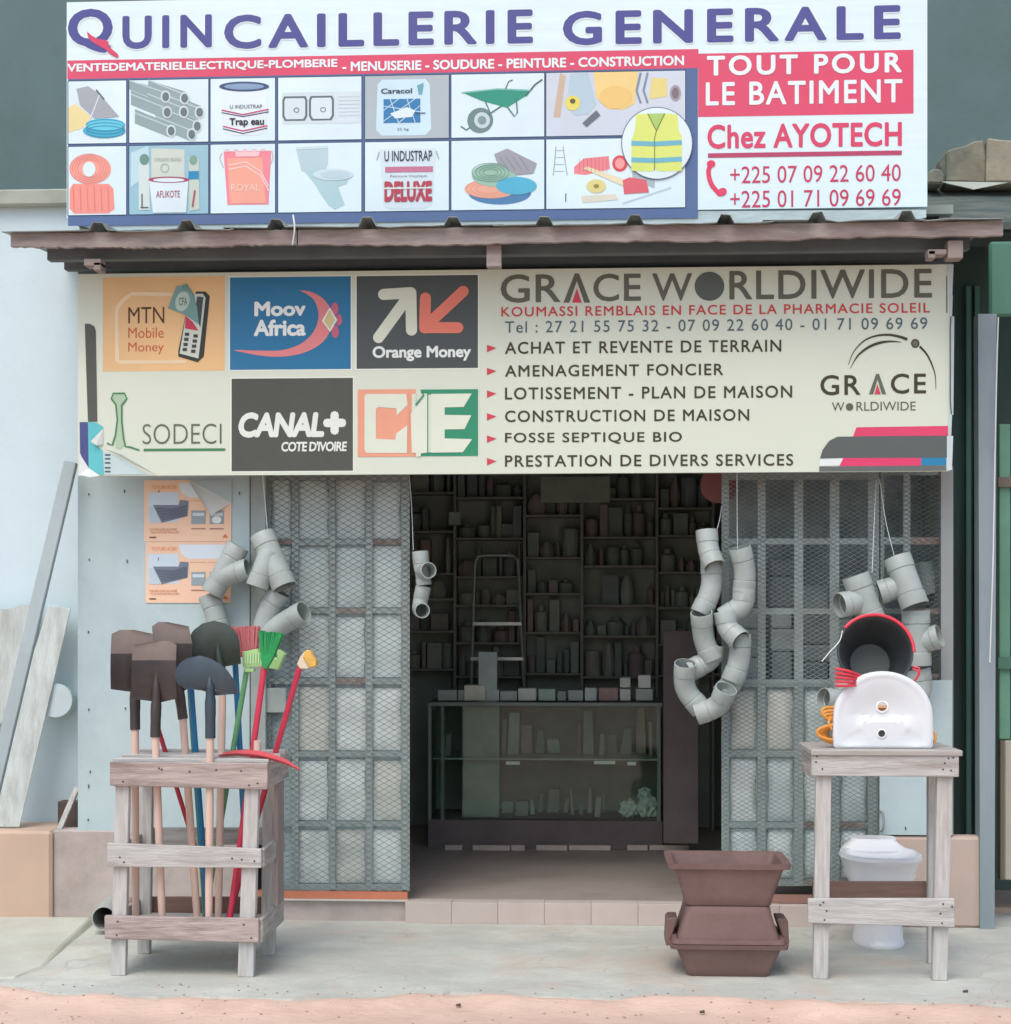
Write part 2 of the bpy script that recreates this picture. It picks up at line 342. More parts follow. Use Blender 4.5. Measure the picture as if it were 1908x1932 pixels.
# left cladding sheets with their nails
Yc = -.03
sh = pxbox('cladding_sheet', 147, 880, 471, 1575, Yc, Yc + .004, M_zinc, shop)
nm = MB()
M_nail = mat('nail', C(60, 66, 68), .6, .1, 5, 0)
for row, yy in enumerate((927, 1053, 1195, 1337, 1452, 1483, 1545)):
    for xx in (168, 237, 300, 452):
        if row > 3 and xx > 240: continue
        x = xx + random.uniform(-3, 3); y = yy + random.uniform(-5, 5)
        p = W(x, y, Yc - .003); nm.bar(p, p + Vector((random.uniform(-.002, .002), 0, -random.uniform(.008, .016))), .0035, .005)
for (x, y) in ((1752, 1345), (1709, 1560), (1680, 1330)):
    p = W(x, y, Yc - .003); nm.bar(p, p + Vector((0, 0, -.014)), .0035, .005)
tag(nm.build('nails', M_nail, shop), kind='stuff')
pxbox('door_post', 473, 880, 501, 1570, -.045, -.005, M_steel, shop)
# right cladding sheet under the fixed window
pxbox('cladding_sheet', 1660, 1283, 1797, 1576, Yc, Yc + .004, M_zinc, shop)
pxbox('corner_post', 1776, 880, 1799, 1576, -.026, .0, mat('post_grey', C(150, 156, 158), .7, .1, 8, .1, dirt=C(120, 108, 104), dirt_amt=.5), shop)
def expanded(name, xa, ya, xb, yb, Y, parent, m=None, dw=.0345, dh=.0098, t=.0011):
    a = W(xa, ya, Y); b = W(xb, yb, Y); m = m or M_wire
    nx = max(1, round((b.x - a.x) / dw)); nz = max(1, round((a.z - b.z) / dh)); dw = (b.x - a.x) / nx; dh = (a.z - b.z) / nz
    V = []; Fc = []
    for j in range(nz + 1):
        for i in range(nx):
            for s in (0, 1):
                # two half struts forming the zigzag strand between row j and j+1
                z0 = b.z + dh * j; sg = 1 if j % 2 == 0 else -1
                x0 = a.x + dw * (i + .5 * s); x1 = x0 + dw * .5
                za = z0 + (dh * .5 * sg if s else -dh * .5 * sg); zb = z0 + (-dh * .5 * sg if s else dh * .5 * sg)
                za = min(max(za, b.z), a.z); zb = min(max(zb, b.z), a.z)
                jit = random.uniform(-.0012, .0012)
                k = len(V); yy = Y + jit * .5
                V += [(x0, yy - t, za), (x0, yy + t, za - t), (x0, yy + t, za + t), (x1, yy - t, zb), (x1, yy + t, zb - t), (x1, yy + t, zb + t)]
                Fc += [(k, k + 1, k + 4, k + 3), (k + 1, k + 2, k + 5, k + 4), (k + 2, k, k + 3, k + 5)]
    o = make(name, V, Fc, m, parent); tag(o, kind='stuff'); return o
def puff(name, xa, ya, xb, yb, Y, m, parent, depth=.02, seed=0):
    a = W(xa, ya, Y); b = W(xb, yb, Y); nx, nz = 7, 10; V = []; Fc = []; rnd = random.Random(seed)
    ph = [rnd.uniform(0, 6) for _ in range(6)]
    for j in range(nz + 1):
        for i in range(nx + 1):
            u = i / nx; v = j / nz; e = min(u, 1 - u, v, 1 - v); d = depth * min(1, e * 3) ** .5
            d += .004 * sin(7 * u + ph[0] + 4 * v) + .003 * sin(11 * v + ph[1]) if e > 0 else 0
            V.append((b.x * u + a.x * (1 - u) + .003 * sin(9 * v + ph[2]) * (abs(u - .5) > .4), Y - d, a.z * v + b.z * (1 - v)))
    for j in range(nz):
        for i in range(nx):
            k = j * (nx + 1) + i; Fc.append((k, k + 1, k + nx + 2, k + nx + 1))
    return make(name, V, Fc, m, parent, smooth=True)
M_back = mat('backing_sheet', C(168, 184, 188), .7, .08, 4, .15, dirt=C(140, 150, 148), dirt_amt=.5)
M_pale = mat('backing_pale', C(216, 222, 220), .7, .09, 5, .2, dirt=C(180, 184, 180), dirt_amt=.6, dirt_scale=4)
M_pale2 = mat('backing_pale2', C(208, 208, 200), .7, .06, 5, .2, dirt=C(180, 184, 180), dirt_amt=.6, dirt_scale=4)
M_backg = mat('backing_grey', C(204, 213, 212), .7, .08, 4, .15, dirt=C(150, 162, 164), dirt_amt=.6)
# ------------------------------------------------------------------ the left gate
g1 = thing('mesh_gate', W(633, 1682, -.02), 'left mesh gate with pale panels showing behind every opening', 'gate', 'mesh gates of the shop')
vb = [(503, 511), (551, 563), (620, 633), (690, 703), (757, 773)]
hb = [(884, 905, 0), (1018, 1027, 1), (1148, 1157, 1), (1280, 1291, 1), (1418, 1428, 0), (1550, 1559, 0), (1668, 1681, 0)]
for x0, x1 in vb: pxbox('upright_bar', x0, 884, x1, 1680, -.006, .006, M_steel, g1)
for y0, y1, r in hb:
    for (xa, xb), i in zip(((511, 551), (563, 620), (633, 690), (703, 757)), range(4)):
        yo = {1: (0, 2, 40 if y0 == 1018 else 0, 0)[i], 0: 0}[r] if y0 == 1018 else 0
        pxbox('cross_bar', xa, y0 + (yo if i != 2 else 0), xb, y1 + (yo if i != 2 else 0), -.004, .005, M_rust if (r and (i + y0) % 3 == 1) else M_steel, g1)
expanded('expanded_mesh', 503, 890, 773, 1682, -.011, g1, dw=.044, dh=.0128, t=.0013)
pxbox('back_sheet', 505, 884, 771, 1675, .020, .025, M_back, g1)
rows = [(906, 1016), (1030, 1146), (1160, 1278), (1294, 1416), (1431, 1548), (1562, 1666)]
for r, (ya, yb) in enumerate(rows):
    for c_, (xa, xb) in enumerate(((562, 621), (632, 691), (702, 758))):
        if r < 3: m = M_backg if (r + c_) % 2 else M_backg
        else: m = M_pale2 if (r + c_) % 3 == 0 else M_pale
        puff('backing_panel', xa + random.uniform(-2, 3), ya + random.uniform(0, 5), xb + random.uniform(-3, 1), yb, .016, m, g1, .006, r * 7 + c_)
    if r < 2: puff('backing_panel', 514, ya, 549, yb, .016, M_backg, g1, .01, r)
pxbox('lock_box', 500, 1298, 540, 1345, -.03, -.013, M_steel, g1, bevel=.003)
# ------------------------------------------------------------------ the right gate
g2 = thing('mesh_gate', W(1510, 1682, -.02), 'right mesh gate, see-through to the dark shop above and pale panelled below', 'gate', 'mesh gates of the shop')
vb = [(1362, 1376), (1430, 1445), (1499, 1516), (1566, 1584), (1638, 1659)]
for x0, x1 in vb: pxbox('upright_bar', x0, 884, x1, 1672, -.006, .008, M_steel, g2)
hb2 = [(884, 905), (1016, 1027), (1148, 1159), (1282, 1296), (1416, 1428), (1552, 1562), (1660, 1672)]
for k_, (y0, y1) in enumerate(hb2):
    for i, (xa, xb) in enumerate(((1376, 1430), (1445, 1499), (1516, 1566), (1584, 1638))):
        pxbox('cross_bar', xa, y0, xb, y1, -.004, .006, M_rust if (k_ in (5, 6) and i > 1) else M_steel, g2)
expanded('expanded_mesh', 1362, 890, 1659, 1288, -.011, g2, m=M_wire2)
expanded('expanded_mesh', 1362, 1288.5, 1659, 1672, -.011, g2)
pxbox('back_sheet', 1364, 1290, 1655, 1666, .024, .029, M_back, g2)
for r, (ya, yb) in enumerate(((1299, 1414), (1430, 1550), (1564, 1657))):
    for c_, (xa, xb) in enumerate(((1379, 1428), (1448, 1497), (1519, 1564), (1587, 1636))):
        puff('backing_panel', xa + random.uniform(-1, 2), ya + random.uniform(0, 4), xb - random.uniform(0, 3), yb, .020, M_pale2 if (r == 0 and c_ < 2) else (M_pale if (r + c_) % 2 else M_backg), g2, .02, 50 + r * 7 + c_)
hp = smoothpts([W(1660, 1533, -.02), W(1665, 1532, -.05), W(1668, 1548, -.055), W(1666, 1566, -.05), W(1660, 1568, -.02)], 4)
MB().rod(hp, .005, 6).build('handle', M_steel, g2, smooth=True)
# ------------------------------------------------------------------ the fixed window beside it
fw = thing('mesh_window', W(1718, 1282, -.01), 'narrow fixed mesh window right of the right gate', 'window')
for x0, x1 in ((1662, 1669), (1705, 1718)): pxbox('upright_bar', x0, 884, x1, 1282, -.006, .018, M_steel, fw)
for (y0, y1), m in zip(((884, 896), (1014, 1027), (1148, 1158), (1271, 1282)), (M_steel, M_rust, M_rust, M_rust)):
    for xa, xb in ((1669, 1705), (1718, 1775)): pxbox('cross_bar', xa, y0, xb, y1, -.005, .014, M_steel if xa == 1669 and y0 > 900 else m, fw)
expanded('expanded_mesh', 1662, 890, 1775, 1282, -.011, fw, m=M_wire)
M_part = mat('partition', C(136, 146, 144), .8, .3, 3, .1, dirt=C(84, 92, 92), dirt_amt=.7, dirt_scale=4)
pxbox('partition', 1372, 880, 1790, 1600, .34, .37, M_part, shop)
rs4 = random.Random(21); y = 1270
zfl = W(1500, 1284, .2).z
box('inner_ledge', W(1380, 1300, .2).x, W(1770, 1300, .2).x, .16, .335, zfl - .02, zfl, M_back, shop)
names_ = ('lowest', 'second', 'third', 'fourth', 'topmost'); cols_ = ('first', 'second', 'third', 'fourth', 'fifth', 'sixth')
for ci in range(6):
    xb_ = 1392 + ci * 62; z = zfl + .001
    for li in range(rs4.randint(2, 5)):
        w_ = rs4.uniform(40, 56); h_ = rs4.uniform(.07, .14); tone = rs4.choice((118, 134, 150, 160))
        o = box('wrapped_bale', W(xb_, 1100, .2).x + rs4.uniform(-.005, .005), W(xb_ + w_, 1100, .2).x, .19, .32, z, z + h_, mat('bale_%d' % tone, C(tone, tone + 8, tone + 8), .7, .2, 7, .3), bevel=.012, seg=2)
        tag(o, 'grey bale behind the right mesh gate, %s of the %s stack from the left' % (names_[li], cols_[ci]), 'bale', 'bales behind the right mesh gate'); z += h_ + .001
# ------------------------------------------------------------------ awning
aw = thing('awning', W(954, 440, -.53), 'low awning of ribbed roofing on a weathered board running over the shop sign', 'awning')
Yf = -.56
zb0 = W(185, 433, Yf).z; zb1 = zb0 + PX(15, Yf)
ribs = [16, 185, 352, 521, 693, 855, 1028, 1199, 1370, 1543, 1712, 1884]
def sheet(xs, xe, idx, dz=0.0):
    pts = [(W(xs, 430, Yf).x, 0)]
    for r in ribs:
        if r - 22 < xs or r + 22 > xe: continue
        for dx, dz_ in ((-17, 0), (-9, 1), (8, 1), (16, 0)): pts.append((W(r + dx, 430, Yf).x, dz_))
        for q in (40, 80, 120): 
            if r + q < xe: pts.append((W(r + q, 430, Yf).x, -.12 * sin(q / 160 * pi) + random.uniform(-.08, .08)))
    pts.append((W(xe, 430, Yf).x, 0)); n = len(pts); V = []
    ys = [Yf, Yf + .06, -.1, .5, 1.4]
    for q, yy in enumerate(ys):
        for x, h in pts: V.append((x, yy, zb0 + dz + h * (zb1 - zb0) + (yy - Yf) * .07 + (random.uniform(-.004, .003) if q == 0 else 0)))
    V += [(v[0], v[1], v[2] - .0025) for v in V]; m_ = n * len(ys); Fc = []
    for s in (0, m_):
        for q in range(len(ys) - 1):
            for i in range(n - 1): Fc.append((s + q * n + i, s + q * n + i + 1, s + (q + 1) * n + i + 1, s + (q + 1) * n + i))
    for i in range(n - 1): Fc.append((i, i + 1, m_ + i + 1, m_ + i))
    return make('roof_sheet', V, Fc, M_roof, aw)
sheet(2, 440, 0); sheet(420, 950, 1, .004); sheet(930, 1460, 2, .0); sheet(1440, 1896, 3, .004)
zft = zb0 - .004; zfb = W(185, 467, -.53).z
def ragged(name, xa, xb, Y0, Y1, z0, z1, m, parent, amp=.004):
    n = 70; V = []; Fc = []
    for i in range(n + 1):
        x = xa + (xb - xa) * i / n; sag = -.008 * sin(pi * (x - zx0) / (zx1 - zx0)) + .003 * sin(x * 5.3)
        a0, a1 = random.uniform(-amp, amp), random.uniform(-amp * .5, amp * .5); w = .003 * sin(x * 8)
        V += [(x, Y0 + w, z0 + sag + a0), (x, Y1 + w, z0 + sag + a0), (x, Y1 + w, z1 + a1 * .6), (x, Y0 + w, z1 + a1 * .6)]
    for i in range(n):
        for q in range(4): a = i * 4 + q; b = i * 4 + (q + 1) % 4; Fc.append((a, b, b + 4, a + 4))
    Fc += [(0, 1, 2, 3), (4 * n + 3, 4 * n + 2, 4 * n + 1, 4 * n)]
    return make(name, V, Fc, m, parent)
zx0, zx1 = W(20, 440, -.53).x, W(1893, 440, -.53).x
ragged('fascia_board', zx0, W(560, 440, -.53).x, -.53, -.505, zfb + .006, zft, M_fascia, aw)
ragged('fascia_board', W(562, 440, -.53).x, zx1, -.53, -.505, zfb + .006, zft, M_fascia, aw)
box('beam', W(89, 480, -.42).x, W(1830, 480, -.42).x, -.42, -.37, W(110, 490, -.42).z, zft + .004, M_beam, aw)
box('beam', W(121, 480, -.2).x, W(1812, 480, -.2).x, -.2, -.15, W(130, 508, -.2).z, zft + .02, M_beam, aw)
M_brk = mat('pale_timber', C(142, 130, 126), .85, .15, 6, .2)
pxbox('hanger', 918, 461, 946, 503, -.50, -.45, M_fascia, aw, bevel=.003)
for (a1, b1, a2, b2) in ((1789, 453, 1818, 487), (1751, 470, 1787, 480), (1752, 472, 1766, 487), (158, 488, 190, 501), (176, 494, 190, 510)):
    pxbox('bracket', a1, b1, a2, b2, -.50, -.44 + random.uniform(0, .01), M_brk, aw, bevel=.003)
tn = smoothpts([W(553, 405, -.572), W(556, 430, -.574), W(552, 462, -.55)], 4); MB().rod(tn, .0035, 5).build('wire_tie', mat('white_wire', C(220, 225, 225), .5), aw)
# rafters carry the sheets back to the wall
for xx in (150, 560, 950, 1350, 1780):
    p = W(xx, 440, -.4); MB().bar((p.x, -.5, zft - .012), (p.x, 1.2, zft + .100), .05, .03, up=Vector((0, 0, 1))).build('rafter', M_beam, aw)
# ------------------------------------------------------------------ right hand neighbours
cp = thing('steel_column', W(1865, 1738, -.02), 'blue-grey painted steel column standing right of the shop', 'column')
a = W(1846, 560, -.05); b = W(1881, 560, -.05); c_ = W(1850, 1738, -.05); d_ = W(1877, 1738, -.05)
M_col = mat('column_paint', C(138, 150, 158), .5, .06, 3, .05, stretch=(1, 1, .3), dirt=C(110, 125, 135), dirt_amt=.6)
zc = W(1866, 592, -.05).z
def taper(name, xa, xb, xc, xd, y0, y1, z0, z1, m, parent):
    V = [(xc, y0, z0), (xd, y0, z0), (xd, y1, z0), (xc, y1, z0), (xa, y0, z1), (xb, y0, z1), (xb, y1, z1), (xa, y1, z1)]
    return make(name, V, [(0, 3, 2, 1), (4, 5, 6, 7), (0, 1, 5, 4), (1, 2, 6, 5), (2, 3, 7, 6), (3, 0, 4, 7)], m, parent)
taper('shaft', a.x, b.x, c_.x, d_.x, -.05, .03, .0, zc, M_col, cp)
sw = thing('side_wall', (W(1850, 1700, .9).x, .9, 0), 'dark green passage wall in shadow behind the blue-grey column', 'wall')
M_dg = mat('dark_green', C(58, 84, 80), .8, .15, 3, .1, stretch=(1, 1, .3), dirt=C(62, 60, 56), dirt_amt=.7)
box('wall', W(1760, 1700, .9).x, W(2300, 1700, .9).x, .9, 1.0, 0, W(1850, 380, .9).z, M_dg, sw)
for xx in (1822, 1838): box('pilaster', W(xx, 1500, .88).x, W(xx + 9, 1500, .88).x, .86, .898, 0, 2.9, mat('green_strip', C(70, 108, 100), .7, .1), sw)
nr = thing('neighbour_roof', W(1840, 400, .5), 'dark sloping roof edge right of the banner', 'roof')
a = W(1752, 345, .6); b = W(2300, 345, .6); zz = W(1850, 420, .2).z
M_nr = mat('dark_roof', C(72, 84, 82), .8, .2, 4, .3, stretch=(1, 6, 1), dirt=C(130, 132, 120), dirt_amt=.5, dirt_scale=3)
make('roof_deck', [(a.x, .2, zz), (b.x, .2, zz), (b.x, .9, W(1850, 346, .9).z), (a.x - .3, .9, W(1850, 346, .9).z), (a.x, .2, zz - .03), (b.x, .2, zz - .03), (b.x, .9, W(1850, 346, .9).z - .03), (a.x - .3, .9, W(1850, 346, .9).z - .03)],
     [(0, 1, 2, 3), (4, 7, 6, 5), (0, 4, 5, 1), (1, 5, 6, 2), (2, 6, 7, 3), (3, 7, 4, 0)], M_nr, nr)
box('gable', W(1760, 410, .24).x, W(2300, 410, .24).x, .24, .5, W(1850, 440, .24).z, zz - .032, mat('gable_m', C(70, 86, 84), .8, .2), nr)
fl = [W(1778, 342, .12), W(1902, 344, .12), W(1838, 357, .12), W(1818, 352, .12), W(1790, 346, .12)]
make('flashing', fl + [v + Vector((0, .01, 0)) for v in fl], [tuple(range(5)), tuple(range(9, 4, -1))] + [(i, (i + 1) % 5, 5 + (i + 1) % 5, 5 + i) for i in range(5)], mat('flash', C(190, 200, 190), .6), nr)
rs2 = random.Random(11)
def rubble(name, pts, Y0, Y1, m, lab, cat):
    n = len(pts); mb = MB(); V = []; Fc = []; k = 4
    for j in range(k + 1):
        for x, y in pts: V.append(W(x + rs2.uniform(-2, 2), y + rs2.uniform(-2, 2), Y0) + Vector((0, (Y1 - Y0) * j / k, 0)))
    for j in range(k):
        for i in range(n): Fc.append((j * n + i, j * n + (i + 1) % n, (j + 1) * n + (i + 1) % n, (j + 1) * n + i))
    Fc += [tuple(range(n)), tuple(k * n + i for i in range(n))[::-1]]
    tag(make(name, V, Fc, m, bevel=.01), lab, cat)
M_blk = mat('old_block', C(132, 128, 112), .95, .25, 5, .6, dirt=C(96, 104, 98), dirt_amt=.8, dirt_scale=4)
M_blk2 = mat('old_block_pale', C(160, 152, 134), .95, .2, 5, .6, dirt=C(126, 124, 112), dirt_amt=.8, dirt_scale=4)
rubble('masonry_block', [(1786, 343), (1787, 310), (1786, 284), (1800, 279), (1822, 272), (1840, 266), (1860, 262), (1862, 300), (1860, 344)], .62, .95, M_blk, 'grey-brown masonry block on the dark roof at upper right', 'block')
rubble('masonry_block', [(1863, 345), (1862, 300), (1864, 260), (1890, 262), (1940, 265), (1985, 268), (1990, 345)], .60, .95, M_blk2, 'pale beige masonry block at the upper right edge beside the darker block', 'block')
rubble('rubble', [(1750, 345), (1752, 322), (1764, 316), (1776, 318), (1783, 330), (1783, 345)], .62, .8, M_blk, 'small grey rubble lump between the banner and the masonry blocks', 'rubble')
# green shutters and crates of the neighbour
M_gr = mat('green_paint', C(74, 122, 104), .6, .15, 4, .1, stretch=(1, 1, .3), dirt=C(60, 100, 84), dirt_amt=.6)
o = pxbox('green_tarpaulin', 1868, 455, 2080, 594, -.04, .0, M_gr, bevel=.01); tag(o, 'dark green tarpaulin hanging high at the right edge', 'tarpaulin')
gs = thing('green_shutter', W(1960, 1430, .12), 'tall green painted shutter at the right edge beside the steel column', 'shutter')
x = 1886
for i in range(5): pxbox('board', x, 800 + (i % 2) * 14, x + 21, 1395, .12, .145, M_gr if i % 2 else mat('green2', C(98, 146, 122), .6, .15, 4), gs, bevel=.003); x += 22
pxbox('rail', 1884, 900, 1999, 918, .10, .118, mat('brown_rail2', C(112, 100, 92), .8, .1), gs); pxbox('rail', 1884, 1240, 1999, 1262, .10, .118, M_gr, gs)
bo = thing('beige_door', W(1960, 1705, .15), 'pale beige door leaf at the lower right edge below the green shutter', 'door')
pxbox('leaf', 1896, 1397, 2030, 1662, .12, .16, mat('beige_leaf', C(176, 172, 156), .8, .08, 3, .1), bo, bevel=.006)
pxbox('edge_strip', 1888, 1397, 1895, 1660, .11, .16, mat('brown_edge', C(110, 100, 90), .8, .1), bo)
wp = smoothpts([W(1884, 598, -.08), W(1881, 700, -.08), W(1877, 900, -.09), W(1874, 1060, -.09), W(1868, 1250, -.09)], 6)
o = MB().rod(wp, .0028, 6).build('white_cable', mat('white_wire', C(220, 225, 225), .5)); tag(o, 'thin white cable hanging down in front of the blue-grey column', 'cable')
# ------------------------------------------------------------------ things leaning on the white wall
M_strut = mat('strut_paint', C(160, 172, 176), .6, .05, 3, .05, dirt=C(136, 146, 150), dirt_amt=.5)
o = MB().bar(W(134, 872, -.1), W(-14, 1500, -.32), PX(25, -.2), .03, up=Vector((0, 1, 0))).build('diagonal_strut', M_strut, bevel=.003)
tag(o, 'grey-blue metal strut leaning diagonally from the left end of the lower sign', 'strut')
M_plank = mat('old_plank', C(196, 203, 202), .85, .10, 4, .3, stretch=(6, 6, 1), dirt=C(150, 152, 146), dirt_amt=.6, dirt_scale=3)
o = make('leaning_plank', [W(x, y, .02 + .14 * (1560 - y) / 420) for x, y in ((92, 1141), (134, 1149), (37, 1561), (-40, 1561))] + [W(x, y, .045 + .14 * (1560 - y) / 420) for x, y in ((92, 1141), (134, 1149), (37, 1561), (-40, 1561))],
     [(0, 1, 2, 3), (7, 6, 5, 4), (0, 4, 5, 1), (1, 5, 6, 2), (2, 6, 7, 3), (3, 7, 4, 0)], M_plank, bevel=.003)
tag(o, 'long pale grey plank leaning on the white wall behind the diagonal strut', 'plank')
pl = [(-60, 1140), (10, 1150), (38, 1143), (60, 1140), (75, 1150), (60, 1230), (30, 1330), (-60, 1440)]
n = len(pl); o = make('cut_board', [W(x, y, .17) for x, y in pl] + [W(x, y, .195) for x, y in pl], [tuple(range(n)), tuple(range(2 * n - 1, n - 1, -1))] + [(i, (i + 1) % n, n + (i + 1) % n, n + i) for i in range(n)], M_plank)
tag(o, 'pale round-topped board against the white wall, left of the leaning plank', 'board')
th = MB(); c0 = W(104, 1322, .12); c1 = W(112, 1322, .24)
th.rod([c0, c1], [PX(33, .1), PX(33, .1)], 24); o = th.build('paint_tin', mat('white_tin', C(206, 220, 226), .5), bevel=.003)
tag(o, 'round pale lid showing behind the leaning plank', 'lid')
o = pxbox('wooden_offcut', 109, 1513, 146, 1563, .12, .2, mat('brown_box', C(92, 78, 74), .9, .2)); tag(o, 'small dark brown box at the foot of the shop cladding, left side', 'box')
o = MB().bar(W(146, 1486, .08), W(112, 1566, -.02), .022, .02).build('wooden_stick', M_woodz); tag(o, 'broken wooden stick leaning against the dark brown box', 'stick')
# ------------------------------------------------------------------ the big banner above the awning
YB = -.32
bn = thing('shop_banner', W(940, 420, YB), 'wide white, blue and red printed banner mounted above the awning', 'banner')
BLU = (80, 82, 146); RED = (210, 70, 104); REDB = (214, 80, 110); WHT = (224, 237, 248); NAV = (86, 108, 150); LINE = (44, 66, 96); CELL = (214, 232, 246)
# panel: slightly creased vinyl, real thickness, uneven lower edge showing the plain sheet
a = W(126, 4, YB); b = W(1750, -12, YB)
zb_ = W(134, 411, YB).z
M_vin = mat('banner_vinyl', C(*CELL), .45, .02, 1.5, .25, stretch=(.5, 1, 6), bscale=3)
box('panel', a.x, b.x, YB, YB + .03, zb_, a.z, M_vin, bn)
lo = [(134, 412)] + [(x, 429 - (x - 134) * .010 + random.uniform(-2, 2)) for x in range(180, 1740, 40)] + [(1748, 404)]
hi_ = [(134, 405), (1748, 395)]
V = [W(x, y + 6, YB + .004) for x, y in lo] + [W(x, hi_[0][1] - (x - 134) * .006, YB + .004) for x, y in lo]; n = len(lo)
V += [v + Vector((0, .012, 0)) for v in V]
make('backing_strip', V, [(i, i + 1, n + i + 1, n + i) for i in range(n - 1)] + [(2 * n + i + 1, 2 * n + i, 3 * n + i, 3 * n + i + 1) for i in range(n - 1)] + [(i + 1, i, 2 * n + i, 2 * n + i + 1) for i in range(n - 1)],
     mat('pale_strip', C(176, 192, 196), .6, .12, 6, .3, stretch=(1, 1, 3)), bn)
P = Print(bn, YB)
P.text('Q', 128, 17, 213, 101, BLU, bold=.035, halo=WHT, hw=.03)
P.poly('logo_feather', [[(164, 59), (172, 66), (184, 73), (198, 75), (204, 78), (206, 88), (214, 95), (222, 101), (224, 107), (219, 108), (208, 102), (199, 93), (186, 86), (174, 79), (166, 70)]], RED, 5)
P.text('UIN', 231, 30, 400, 93, BLU, bold=.03, space=1.3, halo=WHT)
P.text('CAILLERIE', 423, 28, 1006, 93, BLU, bold=.03, space=1.28, halo=WHT)
P.text('GENERALE', 1062, 21, 1700, 86, BLU, bold=.03, space=1.3, halo=WHT)
P.rect('red_band', 127, 114, 1318, 128, REDB, 1.5)
P.rect('red_block', 1317.5, 101, 1724, 214, REDB)
P.text('VENTEDEMATERIELELECTRIQUE-PLOMBERIE', 127, 120, 637, 138, WHT, bold=.03, k=3)
P.text('- MENUISERIE - SOUDURE - PEINTURE - CONSTRUCTION', 646, 116, 1291, 134.5, WHT, bold=.03, k=3)
P.text('TOUT POUR', 1334, 105, 1702, 143, WHT, bold=.03, space=1.25, k=3)
P.text('LE BATIMENT', 1332, 155, 1703, 199, WHT, bold=.02, space=1.15, k=3)
P.text('Chez AYOTECH', 1335, 235, 1702, 281, RED, bold=.025, space=1.05)
P.rect('underline', 1336, 289, 1702, 292.2, (180, 70, 104), 2)
P.text('+225 07 09 22 60 40', 1378, 314, 1700, 346, (196, 62, 96), bold=.0)
P.text('+225 01 71 09 69 69', 1378, 360, 1700, 392, (196, 62, 96), bold=.0)
P.stroke('phone_icon', [smoothpts([(1342, 308, 0), (1337, 325, 0), (1343, 348, 0), (1358, 366, 0)], 4)] and [[(p.x, p.y) for p in smoothpts([(1342, 308, 0), (1337, 325, 0), (1343, 348, 0), (1358, 366, 0)], 5)]], 9, (220, 70, 104), 2)
P.disc('phone_icon', 1342, 309, 8, 7, (220, 70, 104), 3); P.disc('phone_icon', 1363, 362, 9, 7.5, (220, 70, 104), 3, rot=-.5)
# blue field and the picture cells; rows measured at the left end, so keep them level in the place
t130 = (W(130, 100, YB) - cam.location).length
P.rect('blue_field', 128.5, 146.4, 1317, 411, NAV)
def lvl(x, y):      # the photo y at column x of a level line that has photo y at column 130
    z = W(130, y, YB).z; d = raydir(x, YH); t = (YB + D0) / d.y
    return YH - (z - H) / t * F
cols = [(129, 238), (244, 393), (397.5, 519), (525, 682), (689, 847), (852, 1027), (1031, 1293)]
rowy = [(153.5, 271), (277, 406)]
def soft(c): return tuple(int(v + (g - v) * .06) for v, g in zip(c, CELL))
class Cell:
    def __init__(s, c, r, bg=CELL):
        s.x0, s.x1 = cols[c]; s.y0, s.y1 = rowy[r]; s.P = P
        P.rect('cell_rim', s.x0 - 1.6, lvl(s.x0, s.y0 - 1.6), s.x1 + 1.6, lvl(s.x1, s.y1 + 1.6), LINE, 2)
        P.rect('picture_cell', s.x0, lvl(s.x0, s.y0), s.x1, lvl(s.x1, s.y1), bg, 3)
    def m(s, u, v):
        u = min(1, max(0, u)); v = min(1, max(0, v)); x = s.x0 + u * (s.x1 - s.x0); return (x, lvl(x, s.y0 + v * (s.y1 - s.y0)))
    def poly(s, pts, col, k=4, name='picture'): col = soft(col); P.poly(name, [[s.m(u, v) for u, v in pts]], col, k)
    def ell(s, u, v, a, b_, col, k=4, rot=0):
        col = soft(col); w = s.x1 - s.x0; h = s.y1 - s.y0; x, y = s.m(u, v); P.disc('picture', x, y, a * w, b_ * h, col, k, rot)
    def ring(s, u, v, a, b_, wpx, col, k=5):
        col = soft(col); w = s.x1 - s.x0; h = s.y1 - s.y0; x, y = s.m(u, v); P.ring('picture', x, y, a * w, b_ * h, wpx, col, k)
    def line(s, pts, wpx, col, k=5): col = soft(col); P.stroke('picture', [[s.m(u, v) for u, v in pts]], wpx, col, k, cap=False)
    def text(s, t, u0, v0, u1, v1, col, k=7, **kw):
        xa, ya = s.m(u0, v0); xb, yb = s.m(u1, v1); yb += ya - s.m(u1, v0)[1]; P.text(t, xa, ya, xb, yb, col, k, name='picture_lettering', **kw)
